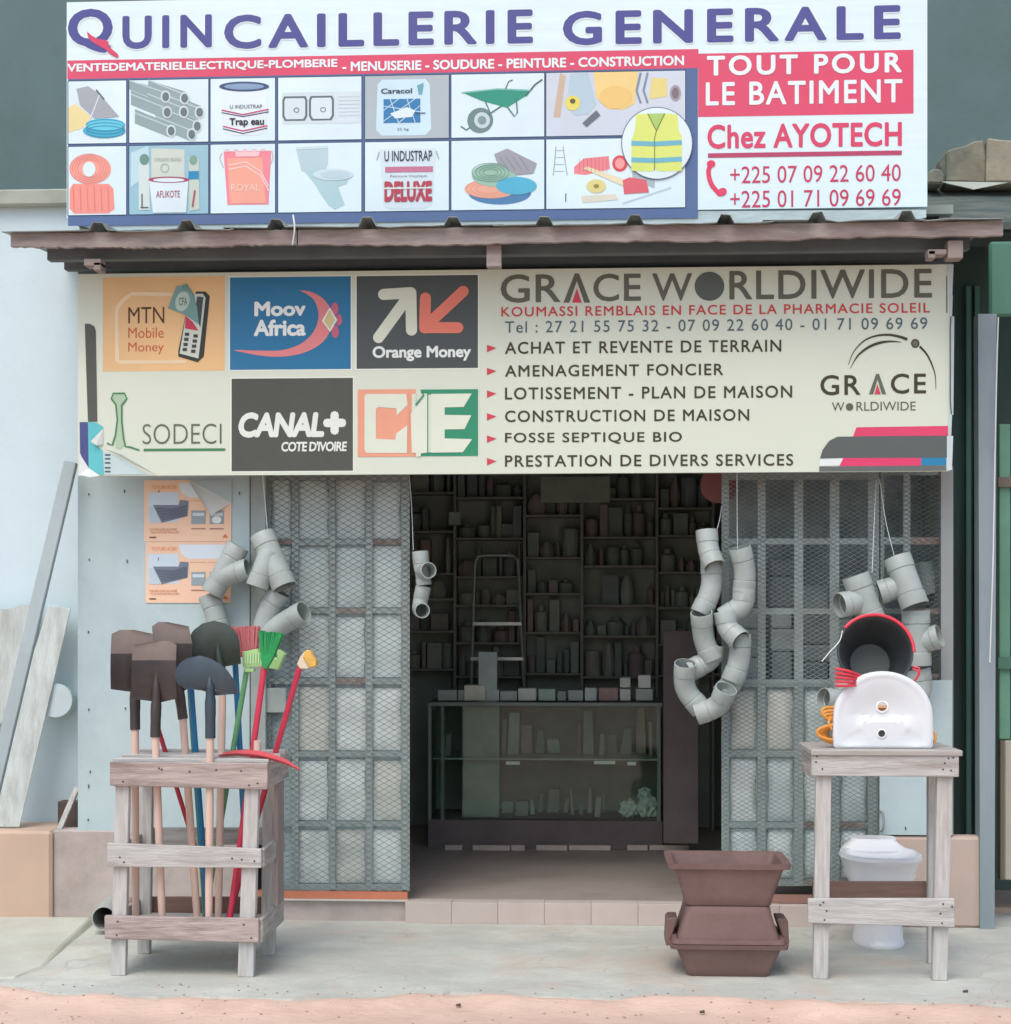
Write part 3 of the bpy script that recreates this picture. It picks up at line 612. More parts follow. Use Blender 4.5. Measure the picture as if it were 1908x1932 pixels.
# row 1
c = Cell(0, 0)
c.poly([(0, .42), (.12, .36), (.4, .58), (.25, .75), (0, .82)], (226, 208, 150)); c.ell(.62, .80, .37, .12, (66, 168, 200), 5); c.ell(.64, .70, .34, .10, (96, 196, 222), 6)
for q in range(3): c.ring(.64, .71 + q * .05, .33, .09, 1.2, (48, 140, 176), 7)
c.poly([(.14, .12), (.34, .08), (.55, .22), (.88, .58), (.45, .6), (.2, .38)], (158, 162, 172), 5); c.line([(.55, .2), (.38, .6)], 2, (222, 230, 238), 6); c.line([(.48, .14), (.62, .3)], 3, (90, 98, 110), 6)
c = Cell(1, 0)
for (u, v) in ((.46, .27), (.70, .30), (.48, .52), (.69, .52), (.89, .53), (.86, .75), (.53, .82), (.79, .88)):
    c.poly([(max(0, u - .46), v - .36 + max(0, (.46 - u)) * .78), (u + .02, v - .10), (u - .03, v + .10), (max(0, u - .46), v - .13 + max(0, (.46 - u)) * .78)], (140, 160, 164), 4)
    c.line([(max(0, u - .46), v - .30 + max(0, (.46 - u)) * .78), (u - .02, v - .07)], 2.5, (184, 202, 206), 5)
    c.ell(u, v, .062, .10, (202, 216, 220), 6); c.ell(u, v, .043, .072, (96, 112, 118), 7)
c = Cell(2, 0)
c.poly([(.15, .1), (.89, .1), (.86, .85), (.7, .91), (.35, .91), (.2, .85)], (222, 234, 242)); c.ell(.52, .13, .39, .08, (56, 74, 112), 5); c.ell(.52, .13, .31, .05, (126, 152, 186), 6)
c.line([(.17, .5), (.5, .58), (.9, .5)], 2.6, (188, 60, 106)); c.line([(.17, .54), (.5, .61), (.9, .54)], 2, (60, 52, 92)); c.line([(.19, .76), (.5, .84), (.88, .76)], 2.6, (188, 60, 106)); c.line([(.19, .8), (.5, .88), (.88, .8)], 2, (60, 52, 92))
c.text('U INDUSTRAP', .3, .42, .8, .48, (70, 80, 96)); c.text('Trap eau', .29, .63, .83, .78, (44, 46, 60), bold=.03)
c = Cell(3, 0)
c.poly([(.05, .24), (.99, .24), (.99, .74), (.05, .74)], (204, 218, 226)); 
for u in (.2, .52):
    c.poly([(u - .13, .3), (u + .13, .3), (u + .15, .36), (u + .15, .62), (u + .12, .69), (u - .12, .69), (u - .15, .62), (u - .15, .36)], (90, 104, 110), 5)
    c.poly([(u - .11, .33), (u + .11, .33), (u + .125, .37), (u + .125, .61), (u + .1, .665), (u - .1, .665), (u - .125, .61), (u - .125, .37)], (208, 222, 230), 6); c.ring(u + .02, .52, .03, .035, 1.5, (100, 112, 118), 7)
for q in range(6): c.line([(.72, .32 + q * .06), (.98, .32 + q * .06)], .8, (184, 198, 206))
c = Cell(4, 0, (172, 184, 192))
c.poly([(.2, .06), (.72, .06), (.77, .14), (.79, .86), (.72, .95), (.2, .95), (.13, .86), (.15, .14)], (196, 222, 236)); c.poly([(.22, .37), (.66, .37), (.66, .75), (.22, .75)], (48, 118, 172), 5)
for p in (((.22, .55), (.4, .37)), ((.22, .72), (.6, .37)), ((.4, .75), (.66, .48)), ((.3, .37), (.4, .75)), ((.5, .37), (.6, .75)), ((.22, .48), (.66, .58))): c.line(p, 1.5, (190, 220, 236), 6)
c.poly([(.3, .6), (.5, .5), (.6, .56), (.56, .66), (.36, .68)], (216, 234, 246), 7); c.line([(.6, .6), (.72, .6)], 2, (60, 90, 120), 7)
c.text('Caracol', .19, .2, .56, .28, (40, 60, 84), bold=.02); c.poly([(.62, .16), (.7, .12), (.68, .3), (.64, .3)], (96, 160, 176), 6); c.text('25 kg', .38, .83, .52, .88, (90, 110, 130))
c = Cell(5, 0)
c.poly([(.12, .29), (.5, .235), (.84, .27), (.8, .36), (.6, .54), (.32, .42)], (40, 140, 118)); c.line([(.11, .29), (.5, .24), (.85, .27)], 3, (110, 186, 172), 5); c.line([(.8, .36), (.9, .18), (.98, .1)], 3, (70, 96, 100)); c.line([(.58, .24), (.62, .12), (.66, .1)], 2, (70, 96, 100))
c.ell(.31, .73, .14, .2, (104, 128, 130), 5, rot=-.4); c.ell(.33, .73, .085, .13, (190, 208, 214), 6, rot=-.4); c.ell(.33, .73, .045, .07, (120, 144, 146), 7, rot=-.4)
for p in (((.1, .82), (.16, .88), (.2, .84)), ((.36, .42), (.42, .62), (.3, .74)), ((.42, .62), (.55, .5)), ((.6, .52), (.68, .68), (.71, .62), (.7, .4))): c.line(p, 2.5, (60, 110, 108))
c = Cell(6, 0, (200, 208, 222))
c.poly([(.1, 0), (.14, .05), (.1, .7), (.05, .7)], (196, 172, 150)); c.poly([(.17, .02), (.3, 0), (.36, .5), (.3, .66), (.2, .68), (.15, .5)], (176, 198, 214)); c.ell(.19, .48, .055, .12, (222, 208, 96), 5); c.ell(.19, .45, .02, .04, (90, 80, 50), 6)
c.poly([(.34, 0), (.66, 0), (.64, .5), (.56, .6), (.44, .58), (.36, .4)], (236, 204, 132)); c.ell(.5, .4, .12, .18, (230, 192, 116), 5); c.poly([(.26, .8), (.36, .6), (.39, .68), (.29, .86)], (96, 104, 116), 6)
for u in (.68, .73): c.line([(u, .02), (u - .03, .3), (u, .5)], 4, (120, 136, 158))
c.poly([(.76, .1), (.87, .12), (.87, .4), (.74, .44)], (224, 206, 128)); c.ell(.93, .35, .04, .13, (160, 150, 160), 5); c.ell(.93, .35, .025, .09, (120, 104, 116), 6)
# row 2
c = Cell(0, 1)
c.poly([(.02, .62), (.08, .54), (.7, .55), (.78, .62), (.8, .92), (.7, .98), (.1, .98), (.02, .9)], (236, 140, 128)); c.ell(.38, .33, .36, .22, (240, 156, 142), 5)
for q in range(4): c.ring(.36, .32, .2 + q * .045, .13 + q * .028, 1, (214, 118, 112), 6)
c.ell(.36, .33, .11, .11, CELL, 7)
for q in range(6): c.line([(.08 + q * .12, .58), (.1 + q * .12, .94)], 1, (216, 122, 114), 6)
c = Cell(1, 1, (150, 190, 206))
c.poly([(.28, .04), (.7, .06), (.7, .5), (.28, .5)], (196, 206, 196)); c.poly([(.02, .1), (.24, 0), (.26, .4), (.02, .6)], (182, 212, 222)); c.text('STRONG BOND', .32, .18, .66, .23, (160, 172, 160)); c.ring(.45, .33, .05, .06, 1.4, (140, 158, 148), 5)
c.poly([(.12, .18), (.25, .18), (.26, .94), (.12, .94)], (206, 218, 216), 5); c.ell(.19, .2, .06, .08, (96, 140, 128), 6); c.poly([(.75, .18), (.88, .2), (.89, .94), (.76, .96)], (190, 202, 190), 5); c.poly([(.75, .38), (.88, .38), (.88, .5), (.75, .5)], (30, 130, 180), 6); c.ell(.81, .22, .05, .07, (120, 160, 140), 6)
c.poly([(.25, .5), (.75, .5), (.72, .98), (.3, .98)], (216, 228, 236), 7); c.ell(.5, .5, .26, .045, (160, 66, 92), 8); c.ell(.5, .505, .2, .03, (216, 228, 236), 9); c.text('AFLIKOTE', .34, .66, .64, .76, (160, 50, 84), k=9)
c.line([(.14, .9), (.24, .9)], 2, (60, 70, 80), 8); c.line([(.16, .9), (.16, .7)], 2, (60, 70, 80), 8); c.line([(.8, .9), (.83, .66)], 3, (170, 60, 80), 8)
c = Cell(2, 1)
c.poly([(.2, .1), (.94, .1), (.9, .88), (.26, .88)], (236, 130, 146)); c.poly([(.26, .2), (.8, .2), (.86, .86), (.3, .86)], (240, 160, 140), 5)
for q in (.0, .06): c.line([(.28, .3 + q), (.55, .26 + q), (.78, .4 + q), (.9, .62 + q)], 2, (250, 206, 210), 6)
for q in range(5): c.poly([(.22 + q * .14, .07), (.28 + q * .14, .07), (.28 + q * .14, .11), (.22 + q * .14, .11)], (222, 190, 200), 6)
c.text('ROYAL', .32, .58, .76, .68, (250, 214, 196)); c.poly([(.38, .11), (.76, .11), (.75, .18), (.39, .18)], (246, 190, 196), 6); c.line([(.18, .12), (.14, .2), (.2, .34)], 1.5, (200, 150, 160)); c.line([(.95, .1), (.97, .2), (.93, .3)], 1.5, (200, 150, 160))
c = Cell(3, 1)
c.poly([(.21, .06), (.6, .04), (.6, .3), (.56, .42), (.38, .44), (.28, .4)], (178, 204, 212)); c.poly([(.3, .38), (.55, .36), (.86, .5), (.82, .6), (.72, .64), (.8, .9), (.68, .97), (.6, .9), (.5, .72), (.44, .6)], (168, 198, 206)); c.ell(.66, .46, .24, .085, (198, 218, 226), 6); c.ell(.68, .46, .18, .055, (182, 206, 216), 7); c.line([(.21, .08), (.6, .06)], 3, (200, 220, 228), 5)
c = Cell(4, 1)
c.poly([(.17, .1), (.85, .1), (.8, .93), (.7, .97), (.3, .97), (.22, .93)], (204, 220, 230)); c.text('U INDUSTRAP', .23, .13, .8, .28, (56, 66, 82), bold=.01); c.poly([(.24, .36), (.81, .36), (.81, .44), (.24, .44)], (190, 110, 140), 6)
c.text('Peinture Vinylique', .3, .48, .74, .52, (110, 120, 130)); c.text('DELUXE', .23, .57, .8, .87, (176, 66, 84), bold=.05); 
c.poly([(.23, .66), (.8, .66), (.8, .68), (.23, .68)], (210, 226, 222), 8); c.line([(.17, .14), (.14, .26)], 2, (150, 160, 170)); c.line([(.85, .14), (.88, .26)], 2, (150, 160, 170))
c = Cell(5, 1)
c.ell(.52, .76, .34, .17, (70, 120, 168), 4); c.ell(.42, .7, .28, .14, (232, 164, 140), 5); c.ell(.46, .5, .24, .17, (146, 184, 166), 6); c.ell(.7, .66, .22, .13, (74, 168, 200), 6); c.poly([(.46, .2), (.6, .12), (.92, .34), (.88, .48), (.7, .5), (.5, .34)], (150, 150, 160), 7)
for q in range(4): c.ring(.42, .46, .08 + q * .04, .05 + q * .028, 1.2, (104, 150, 130), 8)
for q in range(3): c.ring(.4, .7, .14 + q * .05, .07 + q * .03, 1, (206, 130, 110), 5)
for q in range(4): c.line([(.52 + q * .07, .24), (.62 + q * .07, .44)], 1, (116, 118, 130), 8)
c = Cell(6, 1)
c.line([(.07, .1), (.05, .52)], 1.5, (150, 160, 170)); c.line([(.12, .1), (.15, .52)], 1.5, (150, 160, 170)); 
for q in range(4): c.line([(.06, .16 + q * .1), (.13, .16 + q * .1)], 1, (160, 170, 180))
c.poly([(.2, .4), (.27, .28), (.45, .25), (.46, .44), (.28, .52), (.2, .5)], (232, 130, 136)); c.ell(.53, .36, .055, .12, (216, 70, 84), 5); c.ell(.53, .36, .035, .08, (236, 150, 150), 6); c.poly([(.26, .42), (.3, .4), (.6, .62), (.55, .68)], (224, 212, 178), 6); c.ell(.36, .68, .07, .1, (220, 208, 132), 6); c.ell(.36, .68, .02, .03, (150, 130, 60), 7)
c.poly([(.55, .6), (.6, .56), (.72, .6), (.74, .78), (.56, .8)], (212, 92, 104), 6); c.poly([(.62, .44), (.78, .48), (.78, .72), (.62, .6)], (166, 180, 190), 5); c.line([(.55, .94), (.9, .72)], 4, (178, 200, 210), 4); c.line([(.14, .9), (.14, .78)], 2, (70, 76, 84)); c.poly([(.25, .82), (.5, .8), (.52, .88), (.26, .92)], (214, 208, 190), 5)
for q in range(8): c.line([(.24 + q * .028, .28), (.24 + q * .028, .48)], .7, (200, 84, 96), 6)
# the vest in its round window
cx_, cy_ = 1240, 270
P.disc('picture_rim', cx_, cy_, 67.5, 68.5, (90, 100, 130), 10, n=44); P.disc('round_picture', cx_, cy_, 66, 67, (218, 234, 246), 11, n=44)
def vv(x, y): return (641.5 + .356 * x, .356 * y)
P.poly('vest', [[vv(*p) for p in ((1632, 602), (1570, 606), (1562, 700), (1545, 740), (1545, 905), (1660, 908), (1672, 890), (1690, 908), (1812, 905), (1812, 720), (1795, 690), (1790, 606), (1722, 600), (1678, 690))]], (214, 224, 122), 12)
P.poly('vest', [[vv(*p) for p in ((1632, 602), (1722, 600), (1678, 690))]], (166, 200, 110), 13)
for y in (758, 846): P.stroke('vest_band', [[vv(1545, y), vv(1670, y + 4), vv(1812, y - 4)]], 9, (110, 178, 200), 13, cap=False)
P.stroke('vest_seam', [[vv(1632, 602), vv(1678, 692), vv(1668, 730), vv(1668, 900)], [vv(1722, 600), vv(1678, 692)]], 1.3, (90, 110, 70), 14, cap=False)
# ------------------------------------------------------------------ the lower sign
YS = -.25
ls = thing('lower_sign', W(970, 897, YS), 'long cream sign with logos and a list of services hanging over the doorway', 'sign')
CRM = (214, 222, 206); GRY = (84, 86, 80); DK = (66, 62, 44)
a = W(147, 517, YS); b = W(1793, 500, YS); zb_ = W(147, 898, YS).z; zb2 = W(1790, 889, YS).z
M_cream = mat('cream_panel', C(209, 216, 201), .5, .02, 1.2, .08, bscale=3, stretch=(1, 1, 2))
V = [(a.x, YS, zb_), (b.x, YS, zb2), (b.x, YS, a.z), (a.x, YS, a.z)]; V += [(x, YS + .03, z) for x, y, z in V]
make('panel', V, [(0, 1, 2, 3), (7, 6, 5, 4), (0, 4, 5, 1), (1, 5, 6, 2), (2, 6, 7, 3), (3, 7, 4, 0)], M_cream, ls)
class SignPrint(Print):
    pass
_ink = ink
def ink(r, g, b): return _ink(min(252, int(r * .98)), min(252, int(g * .99)), min(252, int(b * .98)))
S = SignPrint(ls, YS)
def q4(x, y): return (.356 * x, 407.5 + .356 * y)
def q5(x, y): return (641.5 + .3362 * x, 407.5 + .3362 * y)
def q6(x, y): return (1245.3 + .3473 * x, 407.5 + .3473 * y)
def PP(q, *pts): return [q(*p) for p in pts]
def SM(q, *pts, n=5): return [(p.x, p.y) for p in smoothpts([(*q(*p), 0) for p in pts], n)]
# MTN tile
S.rect('logo_tile', 194, 523.5, 424, 699, (236, 192, 142))
S.stroke('logo_frame', [PP(q4, (905, 415), (700, 412), (660, 440), (625, 480), (618, 520), (622, 768), (640, 774), (980, 772))], 7, (240, 214, 180), 2)
S.text('MTN', 242, 579.5, 310, 610, (92, 58, 32)); S.text('Mobile', 242, 618, 309, 638, (206, 96, 66)); S.text('Money', 242, 646, 309, 669, (206, 96, 66))
S.poly('phone', [PP(q4, (1040, 400), (1090, 400), (1112, 425), (1080, 745), (1048, 775), (945, 745), (945, 715), (985, 520))], (60, 62, 60), 3)
S.poly('phone', [PP(q4, (1030, 412), (1075, 412), (1090, 432), (1052, 755), (952, 728), (985, 530))], (206, 214, 204), 4)
S.poly('phone_screen', [PP(q4, (1045, 425), (1078, 430), (1062, 590), (1030, 520))], (70, 82, 84), 5)
for i in range(2):
    for j in range(4): S.rect('phone_key', *q4(980 + i * 45 - j * 4, 618 + j * 27 + i * 9), *q4(1003 + i * 45 - j * 4, 635 + j * 27 + i * 9), (70, 70, 66), 6)
S.poly('phone_card', [PP(q4, (985, 530), (1020, 560), (1052, 608), (980, 595))], (204, 60, 84), 6)
S.poly('banknote', [PP(q4, (988, 358), (1030, 420), (1052, 560), (985, 520), (960, 370))], (110, 152, 154), 7)
S.poly('banknote', [PP(q4, (938, 368), (1010, 400), (1045, 480), (1055, 575), (985, 525), (890, 488))], (120, 160, 160), 8)
S.disc('banknote_disc', *q4(967, 452), 13, 19, (186, 206, 196), 9, rot=.3); S.text('CFA', *q4(948, 432), *q4(992, 474), (60, 90, 90), k=10)
# Moov tile
for q_ in ((434, 523.5, 662, 696), (673, 521, 902, 694), (437, 714.5, 666, 888)): S.rect('tile_rim', q_[0] - 2.5, q_[1] - 2.5, q_[2] + 2.5, q_[3] + 2.5, (232, 236, 228), .5)
S.rect('logo_tile', 434, 523.5, 662, 696, (44, 118, 164))
S.poly('crescent', [SM(q4, (1588, 392), (1660, 405), (1725, 450), (1765, 530), (1745, 620), (1690, 685), (1600, 728), (1500, 745), (1400, 742), (1300, 725), (1243, 710), (1400, 714), (1500, 710), (1590, 680), (1650, 630), (1682, 570), (1688, 510), (1665, 445), (1620, 410), n=3)], (226, 134, 136), 2)
for (x, y, a_, b__) in ((1775, 492, 7, 12), (1797, 550, 6, 11), (1777, 612, 7, 12)): S.disc('petal', *q4(x, y), a_, b__, (200, 104, 130), 3)
S.poly('diamond', [PP(q4, (1748, 484), (1788, 550), (1750, 614), (1706, 555))], (240, 240, 240), 4); S.poly('diamond', [PP(q4, (1748, 496), (1776, 550), (1749, 602), (1716, 555))], (218, 200, 150), 5)
S.text('Moov', 480, 569, 577, 597, (236, 240, 240), bold=.04); S.text('Africa', 479, 603, 577, 634.5, (236, 240, 240), bold=.04)
# Orange Money tile
S.rect('logo_tile', 673, 521, 902, 694, (78, 84, 86))
S.stroke('arrow', [PP(q5, (217, 682), (392, 440)), PP(q5, (245, 440), (398, 430)), PP(q5, (398, 432), (402, 640))], 21, (222, 226, 210), 3)
S.stroke('arrow', [PP(q5, (692, 422), (478, 622)), PP(q5, (480, 460), (476, 628)), PP(q5, (478, 626), (662, 626))], 21, (232, 128, 110), 3)
S.text('Orange Money', 703, 653, 889, 682, (232, 236, 236), bold=.035)
# Canal tile
S.rect('logo_tile', 437, 714.5, 666, 888, (80, 82, 78))
S.text('CANAL', 450, 778, 612, 826, (228, 232, 226), bold=.05, shear=.15, space=.95); S.text('+', 610, 776, 653, 820, (228, 232, 226), bold=.07)
S.text("COTE D'IVOIRE", 531, 833, 655, 852, (228, 232, 226), bold=.03, shear=.1, space=.92)
# Sodeci
S.text('SODECI', 269, 800, 418, 838, (96, 108, 92), bold=-.012, space=1.0); S.rect('logo_line', 271, 846.5, 425, 850.5, (74, 132, 88), 2)
S.poly('logo_tower', [PP(q4, (600, 945), (658, 945), (668, 968), (640, 1000), (642, 1100), (662, 1210), (640, 1235), (612, 1230), (612, 1180), (620, 1080), (612, 1000), (596, 968))], (178, 200, 176), 2)
S.stroke('logo_tower', [PP(q4, (735, 1240), (690, 1225), (665, 1222), (655, 1180), (645, 1090), (645, 1005), (672, 968), (660, 940), (600, 940), (590, 968), (614, 1000), (622, 1080), (612, 1160), (595, 1215), (570, 1205))], 3.2, (72, 132, 86), 3)
# CIE
OR = (232, 160, 136); GN = (52, 142, 110)
def fr(o_, i_, col, k=2): S.poly('logo_block', [o_], col, k); S.poly('logo_block', [i_], (220, 224, 208), k + 1)
S.rect('logo_block', *q5(100, 974), *q5(425, 1350), OR, 2); S.rect('logo_block', *q5(404, 998), *q5(427, 1330), CRM, 3); S.rect('logo_block', *q5(380, 998), *q5(388, 1330), OR, 6)
S.poly('logo_block', [PP(q5, (148, 998), (372, 998), (380, 1060), (318, 1120), (318, 1080), (212, 1072), (202, 1085), (202, 1250), (312, 1255), (316, 1220), (378, 1175), (376, 1330), (148, 1330), (138, 1310), (138, 1010))], (222, 226, 212), 4)
S.rect('logo_block', *q5(455, 974), *q5(775, 1346), GN, 2); S.rect('logo_block', *q5(452, 996), *q5(488, 1328), CRM, 3); S.rect('logo_block', *q5(496, 1003), *q5(512, 1326), CRM, 3)
S.poly('logo_block', [PP(q5, (398, 1108), (490, 1000), (490, 1328), (455, 1332), (452, 1350), (430, 1350), (427, 1330), (404, 1330))], (222, 226, 212), 6)
S.stroke('logo_block', [PP(q5, (425, 1060), (470, 1005), (455, 975))], 3, GN, 7, cap=False)
S.poly('logo_block', [PP(q5, (512, 998), (740, 996), (695, 1072), (588, 1074), (588, 1116), (738, 1118), (700, 1196), (588, 1198), (588, 1248), (742, 1252), (690, 1326), (512, 1328))], (222, 226, 212), 5)
# dark stripe and peeled corner
S.poly('dark_stripe', [PP(q4, (450, 570), (478, 572), (500, 585), (508, 610), (516, 1090), (466, 1090), (450, 600))], (86, 88, 84), 2)
S.poly('old_print', [PP(q4, (422, 1092), (466, 1092), (470, 1335), (440, 1290), (424, 1255))], (78, 84, 140), 3)
S.poly('old_print', [PP(q4, (466, 1090), (512, 1096), (548, 1118), (540, 1140), (490, 1195), (545, 1245), (552, 1372), (510, 1372), (470, 1335))], (100, 190, 200), 3)
S.poly('old_print', [PP(q4, (545, 1245), (600, 1262), (700, 1315), (780, 1368), (553, 1372))], (196, 214, 218), 3)
for y in (1262, 1282, 1304, 1330, 1350): S.rect('old_lettering', *q4(556, y), *q4(586, y + 9), (80, 96, 110), 4)
pc = [W(*q4(x, y), YS - d) for x, y, d in ((545, 1128, .004), (480, 1195, .022), (512, 1215, .018), (545, 1212, .004))]
make('peeled_flap', pc, [(0, 1, 2, 3)], mat('paper_back', C(214, 220, 218), .7, .05, 8, .1), ls)
pc = [W(*q4(x, y), YS - d) for x, y, d in ((424, 1262, .003), (470, 1335, .004), (530, 1376, .012), (480, 1384, .03), (418, 1372, .012))]
make('peeled_flap', pc, [(0, 1, 2, 3, 4)], MATS['paper_back'], ls)
pc = [W(*q4(x, y), YS - d) for x, y, d in ((552, 1232, .003), (640, 1262, .02), (740, 1320, .018), (850, 1384, .003), (700, 1312, .006), (600, 1256, .003))]
make('peeled_flap', pc, [tuple(range(6))], MATS['paper_back'], ls)
# GRACE WORLDIWIDE
GW = (100, 100, 90)
S.text('GR', *q5(902, 328), *q5(1238, 488), GW, bold=.012, space=1.02); S.text('CE', *q5(1422, 324), *q5(1690, 480), GW, bold=.012, space=1.05)
def lam(x0, x1, y0, y1, w, q=None, k=2):
    xm = (x0 + x1) / 2
    S.poly('lettering', [[(x0, y1), (xm - w * .35, y0), (xm + w * .35, y0), (x1, y1), (x1 - w, y1), (xm, y0 + w * 1.3), (x0 + w, y1)]], GW, k)
    S.poly('red_triangle', [[(xm - (x1 - x0) * .18, y1), (xm, y0 + (y1 - y0) * .5), (xm + (x1 - x0) * .18, y1)]], (214, 66, 92), k + 1)
x0, y1 = q5(1255, 486); x1, y0 = q5(1405, 322); lam(x0, x1, y0, y1, 11)
S.text('W', 1231, 516, 1306, 568, GW, bold=.012); S.disc('letter_disc', 1339, 540, 28, 27.5, (92, 98, 96), 3); S.text('RLDIWIDE', 1376.5, 511, 1759, 565.5, GW, bold=.012, space=1.08)
S.text('KOUMASSI REMBLAIS EN FACE DE LA PHARMACIE SOLEIL', 946, 579, 1755, 597.5, (206, 62, 66), bold=.012, space=1.15)
S.text('Tel : 27 21 55 75 32 - 07 09 22 60 40 - 01 71 09 69 69', 953, 606, 1750, 628, (84, 106, 116), bold=.005, space=1.15)
for t, y0, y1, x1 in (('ACHAT ET REVENTE DE TERRAIN', 645, 668, 1474.5), ('AMENAGEMENT FONCIER', 689, 711, 1365), ('LOTISSEMENT - PLAN DE MAISON', 731, 754, 1495),
                      ('CONSTRUCTION DE MAISON', 774.5, 796.5, 1414), ('FOSSE SEPTIQUE BIO', 816.5, 838.5, 1287), ('PRESTATION DE DIVERS SERVICES', 859, 881, 1497)):
    S.text(t, 953, y0, x1, y1, DK, bold=.014, space=1.15)
    ym = (y0 + y1) / 2 + 1; S.poly('bullet', [[(919, ym - 7), (937, ym - 1), (919, ym + 7)]], (206, 70, 86), 2)
# GRACE logo
S.text('GR', *q6(872, 864), *q6(1090, 974), DK, bold=.012, space=1.12); S.text('CE', *q6(1255, 856), *q6(1447, 966), DK, bold=.012, space=1.15)
x0, y1 = q6(1136, 968); x1, y0 = q6(1230, 858); GWb = GW; lam(x0, x1, y0, y1, 8)
S.text('W', *q6(935, 1012), *q6(1002, 1060), (92, 92, 82)); S.disc('letter_disc', *q6(1031, 1037), 7, 7, (92, 92, 82), 3); S.text('RLDIWIDE', *q6(1068, 1010), *q6(1390, 1058), (92, 92, 82))
A1_ = SM(q6, (1024, 808), (1055, 735), (1110, 678), (1170, 652), (1240, 645), (1300, 655), (1345, 670)); S.stroke('logo_arc', [A1_], [1 + 5 * i / len(A1_) for i in range(len(A1_))], DK, 2, cap=False)
A2_ = SM(q6, (1034, 828), (1075, 760), (1130, 715), (1190, 690), (1250, 681), (1312, 685)); S.stroke('logo_arc', [A2_], [.6 + 4.5 * sin(pi * i / len(A2_)) for i in range(len(A2_))], DK, 2, cap=False)
A3_ = SM(q6, (1412, 708), (1450, 750), (1480, 810), (1497, 870), (1500, 942)); S.stroke('logo_arc', [A3_], [4.5 - 3.8 * i / len(A3_) for i in range(len(A3_))], DK, 2, cap=False)
S.disc('logo_dot', *q6(1388, 692), 8, 8.5, DK, 2); S.disc('logo_dot', *q6(1388, 692), 5.5, 6, (110, 106, 90), 3)
# corner device
S.poly('corner_bar', [PP(q6, (1068, 1148), (1568, 1140), (1568, 1193), (1050, 1197))], (222, 70, 112), 2)
S.poly('corner_bar', [PP(q6, (870, 1316), (885, 1270), (920, 1222), (965, 1199), (1568, 1194), (1560, 1312))], (92, 98, 98), 3)
S.poly('corner_bar', [PP(q6, (868, 1320), (996, 1316), (976, 1356), (868, 1358))], (226, 232, 232), 3)
S.poly('corner_bar', [PP(q6, (996, 1315), (1420, 1314), (1420, 1356), (976, 1359))], (222, 66, 112), 3)
S.poly('corner_bar', [PP(q6, (1420, 1314), (1556, 1313), (1556, 1354), (1420, 1356))], (40, 130, 178), 3)
S.poly('corner_bar', [PP(q6, (866, 1362), (1556, 1357), (1556, 1383), (866, 1387))], (100, 106, 106), 3)
# curled right edge
for (y0, y1, xo, w) in ((262, 430, 1562, 34), (430, 545, 1572, 20), (545, 1080, 1574, 26), (1080, 1195, 1566, 22), (1195, 1380, 1560, 34)):
    p0 = W(*q6(xo, y0), YS - .004); p1 = W(*q6(xo + w, y0), YS - .02); p2 = W(*q6(xo + w * .8, y1), YS - .016); p3 = W(*q6(xo, y1), YS - .004)
    make('edge_curl', [p0, p1, p2, p3], [(0, 1, 2, 3)], mat('curl', C(196, 210, 216), .6, .08, 9, .1), ls)
p = [W(*q6(x, y), YS - .021) for x, y in ((1582, 545), (1578, 600), (1578, 1000), (1584, 1075))]
MB().rod(p, .0025, 5).build('edge_wire', M_nail, ls)
S.poly('hanging_wire', [[(1786, 520), (1788, 520), (1788, 590), (1786, 590)]], (90, 90, 90), 3)
ink = _ink
